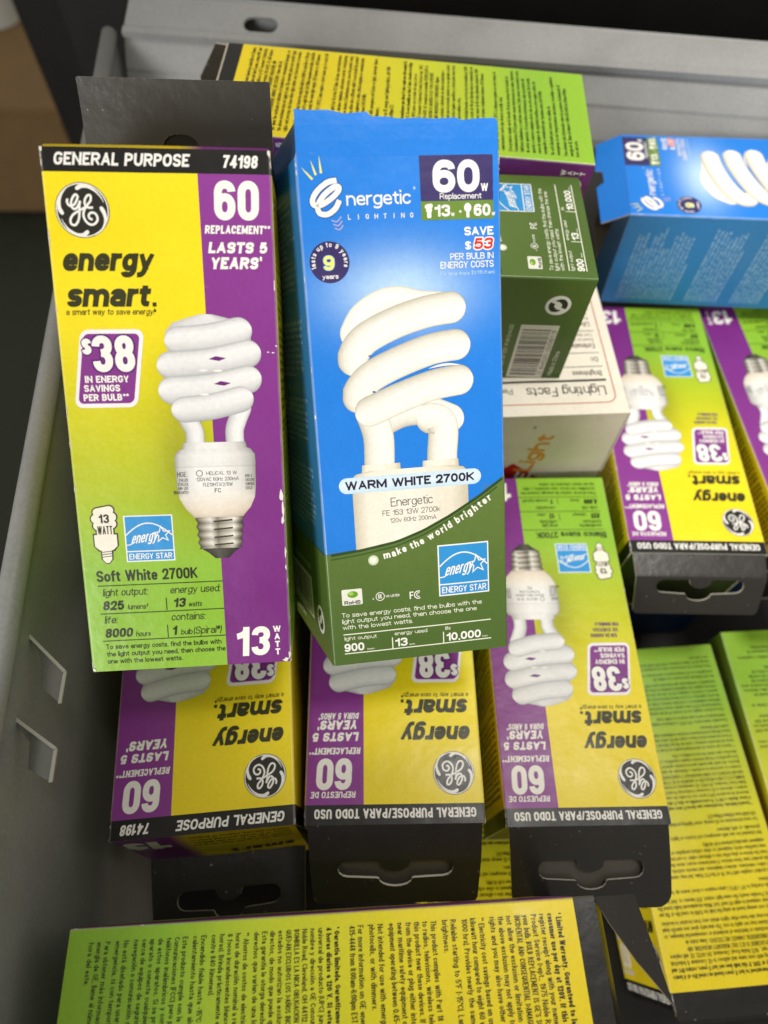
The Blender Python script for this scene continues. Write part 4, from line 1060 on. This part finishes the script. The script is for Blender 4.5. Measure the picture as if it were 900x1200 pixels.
plate('end_flap', rt, M_BLACK, Vector((0, L_/2 * MM, (W_ - .3) * MM)), UX, UY, UZ, [(-25.5, 0), (25.5, 0), (25.5, 2), (22, 8), (-22, 8), (-25.5, 2)], thick=.45, col_out=BLK, col_in=lin('#2c2a26'), col_edge=lin('#b8a26a'), ang=lambda v: -30 - 3 * v)
carton('light_bulb_box', 'low bulb box at the right edge, only a green strip of fine print showing', 'bulb boxes showing a panel of fine print', W_, W_, L_,
    [text_face(T1, 27, 6), PLAIN_FRONT, PLAIN_SIDE, PLAIN_FRONT], (.1780, .0400, .0533), (183.2, 0, 0), 1.0, seed=10, top=dict(slope=1, col=BLK))
carton('light_bulb_box', 'lowest bulb box, a yellow sliver seen in the gap between two black hang tabs', 'bulb boxes showing a panel of fine print', W_, W_, L_,
    [text_face(T1, 29, 6), PLAIN_FRONT, PLAIN_SIDE, PLAIN_FRONT], (.040, .018, .0500), (182, 0, 0), 1.0, seed=12, top=dict(slope=1, col=BLK))

# ---- blue boxes
WB, LB = 52., 135.
G_BLU = 'blue and green bulb boxes'
FEB = en_front(); SEB = en_side()
def blue_face(wear, n=8):
    a = Art(); a.V, a.F, a.C = list(FEB.V), list(FEB.F), list(FEB.C)
    chips(a, WB, LB, wear, n)
    return [(0, WB, 0, LB, en_ground)], a
BSIDE = ([(0, WB, 0, 101.7, en_side_ground), (0, WB, 101.7, LB, DGR)], None)
def blue_side(D):
    a = Art(); k = D / 52.; a.V = [(x * k, y, l) for x, y, l in SEB.V]; a.F, a.C = list(SEB.F), list(SEB.C)
    return [(0, D, 0, 101.7, en_side_ground), (0, D, 101.7, LB, DGR)], a
def plain_b(D): return [(0, D, 0, 101.7, en_side_ground), (0, D, 101.7, LB, DGR)], None
TORN = [(-25.6, 0), (25.6, 0), (25.5, 7.6), (24.8, 8.3), (20, 8.2), (16.5, 7.9), (14.5, 8.5), (9, 8.3), (5, 8.6), (1, 8.4), (-3, 8.9), (-6.5, 9.0), (-7.6, 10.1), (-13, 9.7), (-17, 10.6), (-22, 10.6), (-25.3, 10.9)]
rt, _, _ = carton('light_bulb_box', 'big blue bulb box with a green foot propped up in the middle, top flap crumpled', 'bulb boxes propped up in front', WB, 49., LB,
    [blue_face(31, 22), plain_b(49.), ([(0, WB, 0, LB, EBLU)], None), blue_side(49.)], (.0068, .1038, .2026), (4.77, 42.09, 5.12), .93, seed=13, shear=-.19, bottom=dict(col=DGR))
plate('end_flap', rt, M_PRINT, Vector((0, LB/2 * MM, (49. - .1) * MM)), UX, UY, UZ, TORN, thick=.5, col_out=EBLU, col_in=lin('#b9b5a8'), col_edge=lin('#d8d4c8'), ang=lambda v: 2 - v * .5, slices=4)
plate('dust_flap', rt, M_PRINT, Vector((-(WB/2 - .2 + 4.6) * MM, LB/2 * MM, 24.5 * MM)), (UZ + UX * .19), UY, -UX, [(-23, 0), (23.5, 0), (22, 8), (10, 12), (-20, 11)], thick=.45, col_out=lin('#2a4e78'), col_in=lin('#a9a598'), col_edge=lin('#d8d4c8'), ang=lambda v: -16)
plate('dust_flap', rt, M_PRINT, Vector(((WB/2 - .2 - 4.6) * MM, LB/2 * MM, 24.5 * MM)), (UZ + UX * .19), UY, UX, [(-23, 0), (23.5, 0), (22, 5), (10, 9), (-20, 9)], thick=.45, col_out=lin('#2a4e78'), col_in=lin('#a9a598'), col_edge=lin('#d8d4c8'), ang=lambda v: -30)
carton('light_bulb_box', 'bulb box lying behind the big blue one, only its dark green end with barcode showing', G_BLU, WB, 52., LB,
    [blue_face(33, 10), plain_b(52.), ([(0, WB, 0, LB, EBLU)], None), blue_side(52.)], (.0022, .1917, .1951), (90.1, 2.08, -.49), .945, seed=14, bottom=dict(col=lin('#3a5422')), top=dict(col=EBLU))
rt, _, _ = carton('light_bulb_box', 'blue bulb box on its side at upper right, open end gaping to the left', G_BLU, WB, 50., LB,
    [blue_face(35, 6), plain_b(50.), ([(0, WB, 0, LB, EBLU)], None), blue_side(50.)], (.1656, .2609, .1619), (85.86, -1.1, -2.), .97, seed=15, bottom=dict(col=DGR))
plate('end_flap', rt, M_PRINT, Vector((0, LB/2 * MM, (50. - .1) * MM)), UX, UY, UZ, [(-25.6, 0), (25.6, 0), (25.3, 11), (8, 12.5), (6, 9.5), (-1, 9.2), (-3, 12.5), (-25.3, 12)], thick=.5, col_out=EBLU, col_in=lin('#9c978a'), col_edge=lin('#cfc8b8'), ang=lambda v: -27)
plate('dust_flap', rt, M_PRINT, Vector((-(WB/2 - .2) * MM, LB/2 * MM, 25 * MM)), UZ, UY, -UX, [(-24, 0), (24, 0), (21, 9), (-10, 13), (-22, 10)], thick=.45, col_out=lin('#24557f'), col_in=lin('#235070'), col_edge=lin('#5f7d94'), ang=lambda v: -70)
carton('light_bulb_box', 'dark blue bulb box deep under a slotted black tab, only a thin strip in view', G_BLU, WB, 50., LB,
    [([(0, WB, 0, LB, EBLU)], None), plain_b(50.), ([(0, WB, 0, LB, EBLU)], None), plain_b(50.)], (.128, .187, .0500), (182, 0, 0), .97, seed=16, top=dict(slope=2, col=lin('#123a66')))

# ---- white box
a_top = wb_top(); af = Art()
af.text('Light', 40.5, 37.5, 7.0, .2, fit=25, col=lin('#d98a2c'), rot=R(-78), layer=2, seg=5); af.text('®', 36.5, 9.5, 3, .12, col=lin('#9a9486'), layer=2, seg=2)
af.poly([(11, 52), (33, 31), (55, 52)], lin('#b3261e'), 2); af.text('RUE', 38.5, 58, 6.5, .2, fit=20, col=WHT, rot=R(-80), layer=3)
def flipx(art, W, L):
    b = Art(); b.V = [(W - x, L - y, l) for x, y, l in art.V]; b.F = art.F; b.C = art.C; return b
WBX, WBD, WBL = 70., 88., 120.
afe = Art(); afe.V = [(x, WBD - y, l) for x, y, l in af.V]; afe.F = [f[::-1] for f in af.F]; afe.C = af.C
chp = Art(); b_ = flipx(a_top, WBX, WBL); chp.V, chp.F, chp.C = list(b_.V), list(b_.F), list(b_.C)
cw = lin('#ebe4d4')
carton('light_bulb_box', 'white box with a Lighting Facts table upside down on top, under the green end', 'pale bulb boxes', WBX, WBD, WBL,
    [([(0, WBX, 0, WBL, cw)], chp), ([(0, WBD, 0, WBL, cw)], None), ([(0, WBX, 0, WBL, cw)], None), ([(0, WBD, 0, WBL, cw)], None)],
    (.0500, .2105, .1455), (3.05, 0, 0), 1.007, seed=17, bottom=dict(col=lin('#d8d0bc'), art=afe), top=dict(col=cw))

# ------------------------------------------------------------------ the steel drawer
def solid(name, V, F, mat, parent=None, smooth=False):
    return mesh_obj(name, [Vector(v) for v in V], F, None, mat, parent, smooth=smooth)
def extrude_profile(name, P, a, b, up, side, mat, parent, holes=None):
    """closed profile P (side, up) swept from a to b"""
    n = len(P); V = []
    for q in (a, b):
        for s, u in P: V.append(Vector(q) + side * s + up * u)
    F = [(i, (i+1) % n, n + (i+1) % n, n + i) for i in range(n)] + [tuple(range(n))[::-1], tuple(range(n, 2*n))]
    return solid(name, V, F, mat, parent)
dr = thing('steel_drawer', 'grey steel drawer with a rounded rim and slotted rear rail holding the bulb boxes', 'drawer')
RD = Vector((.9929, -.1192, 0)); RB = Vector((.1192, .9929, 0)); UP = Vector((0, 0, 1))
RC = Vector((-.1190, .3405, .176))       # rear left corner, on the crease of the rear rail
t = .0012
prof = [(0, 0), (-.008, -.011), (-.0085, -.0125), (-.015, -.023), (-.016, -.026), (-.016, -.176), (-.016 + t, -.176), (-.016 + t, -.026), (-.015 + t, -.0228), (-.0085 + t, -.0122), (-.008 + t, -.0106), (t, -.0004)]
extrude_profile('rear_wall', prof, RC, RC + RD * .45, UP, RB, M_METAL, dr)
# rail above the crease, with its long slot
LEN = .45; FH = .019
sl = []
sc, sv, sw, sh = .062, .0078, .0078, .0037
for j in range(9): tt = R(-90 + 22.5*j); sl.append((sc + sw - sh + sh * math.cos(tt), sv + sh * math.sin(tt)))
for j in range(9): tt = R(90 + 22.5*j); sl.append((sc - sw + sh + sh * math.cos(tt), sv + sh * math.sin(tt)))
Fd = (RB * .93 + UP * .36).normalized(); Fn = (UP * .93 - RB * .36).normalized()
plate('rear_rail', dr, M_METAL, RC + Fn * .0012, RD * 1000 * 1., Fd * 1000, Fn * 1000, [(0, 0), (LEN, 0), (LEN, FH - .0055), (0, FH)], [sl], .0012, ang=None)
extrude_profile('rail_lip', [(0, -.001), (.0022, .0012), (.0022, -.012), (0, -.012)], RC + Fd * FH, RC + Fd * (FH - .0055) + RD * LEN, UP, RB, M_METAL, dr)
extrude_profile('crease_lip', [(-.0022, -.0008), (-.0022, .0016), (.001, .0026), (.001, -.0008)], RC, RC + RD * LEN, UP, RB, M_METAL, dr)
# left wall and its rolled rim
LA = Vector((-.0982 + .1036 * .1973, -.12, .176)); LBk = Vector((-.0982 - .1036 * .262, .339, .176))
LDr = (LBk - LA).normalized(); LS = Vector((LDr.y, -LDr.x, 0))
V = []; F = []; n = 14
for q in (LA, LBk):
    for i in range(n): tt = 2*math.pi*i/n; V.append(q + (LS * math.cos(tt) + UP * math.sin(tt)) *   .0034)
F = [(i, (i+1) % n, n + (i+1) % n, n + i) for i in range(n)] + [tuple(range(n))[::-1], tuple(range(n, 2*n))]
solid('rim', V, F, M_METAL, dr, smooth=True)
extrude_profile('side_wall', [(0.0005, -.002), (.0018, -.002), (.0018, -.1755), (.0005, -.1755)], LA, LBk, UP, LS, M_METAL, dr)
fl = [(-.12, -.14), (.36, -.14), (.36, .283), (-.125, .341)]
solid('drawer_floor', [(x, y, z) for z in (-.0012, -.0002) for x, y in fl], [(0, 1, 2, 3)[::-1], (4, 5, 6, 7), (0, 1, 5, 4), (1, 2, 6, 5), (2, 3, 7, 6), (3, 0, 4, 7)], M_DARK, dr)  # floor near-black instead of grey: shade of the gaps put into its colour
# two hooked lugs punched out of the left wall
def lug(P, th):
    V = [Vector(p) for p in P] + [Vector(p) - UP * th for p in P]; m = len(P)
    F = [tuple(range(m)), tuple(range(m, 2*m))[::-1]] + [(i, m + i, m + (i+1) % m, (i+1) % m) for i in range(m)]
    for a, b in ((P[0], P[1]), (P[1], P[2])):      # sheared edge; pale bars carry the light it catches as colour
        a, b = Vector(a), Vector(b); d = (b - a).normalized(); sd = Vector((d.y, -d.x, 0)) * .0004; o = len(V)
        for q in (a, b):
            V += [q - sd + UP * .0001, q - sd + UP * .0006, q + sd + UP * .0006, q + sd + UP * .0001]
        F += [(o + i, o + (i+1) % 4, o + 4 + (i+1) % 4, o + 4 + i) for i in range(4)] + [(o, o+1, o+2, o+3), (o+7, o+6, o+5, o+4)]
    n0 = 2 + m
    return mesh_obj('punched_lug', V, F, None, None, dr, fmat=[0] * n0 + [1] * (len(F) - n0), mats=[M_STEEL, M_WHITE])
lug([(-0.0980, 0.0629, 0.1660), (-0.0830, 0.0506, 0.1660), (-0.0825, 0.0424, 0.1660), (-0.0886, 0.0469, 0.1660), (-0.0906, 0.0551, 0.1660)], .0012)
lug([(-0.0954, 0.0401, 0.1660), (-0.0809, 0.0313, 0.1660), (-0.0803, 0.0235, 0.1660), (-0.0867, 0.0266, 0.1660), (-0.0879, 0.0329, 0.1660)], .0012)

# ------------------------------------------------------------------ what lies around the drawer
def struct(o): o['kind'] = 'structure'; return o
struct(solid('floor', [(-6, -3, -.36), (6, -3, -.36), (6, 9, -.36), (-6, 9, -.36)], [(0, 1, 2, 3)], M_FLOOR))
def block(name, lo, hi, mat, bev=.004, parent=None):
    bm = bmesh.new(); bmesh.ops.create_cube(bm, size=1)
    for v in bm.verts: v.co = Vector([(a + b) / 2 + (b - a) * q for a, b, q in zip(lo, hi, v.co)])
    bmesh.ops.bevel(bm, geom=bm.edges[:], offset=bev, segments=2, affect='EDGES')
    me = bpy.data.meshes.new(name); bm.to_mesh(me); bm.free(); me.materials.append(mat)
    o = bpy.data.objects.new(name, me); COL.objects.link(o)
    if parent: o.parent = parent
    return o
o = block('cardboard_box', (-1.3, .90, -.358), (-.425, 2.2, -.20), M_BROWN, .01)
o['label'] = 'blurred brown board behind the drawer in the upper left corner'; o['category'] = 'board'
V = []; F = []; n = 28
for rr, z in ((.036, -.199), (.036, -.12), (.019, -.12), (.019, -.199)):
    for i in range(n): tt = 2*math.pi*i/n; V.append((-.578 + rr*math.cos(tt), 1.135 + rr*math.sin(tt), z))
F = [(k*n + i, k*n + (i+1) % n, ((k+1) % 4)*n + (i+1) % n, ((k+1) % 4)*n + i) for k in range(4) for i in range(n)]
o = solid('tape_roll', V, F, M_WHITE); o['label'] = 'pale roll standing on the brown board, cut by the upper left corner'; o['category'] = 'roll'
cb = thing('cabinet', 'black cabinet behind the rear rail of the drawer, nearly lost in the dark', 'cabinet')
block('back_panel', (-.30, .62, -.355), (1.2, .66, .30), M_DARK, .003, cb)
block('corner_post', (-.160, .375, -.355), (-.110, .395, .20), M_DARK, .003, cb)
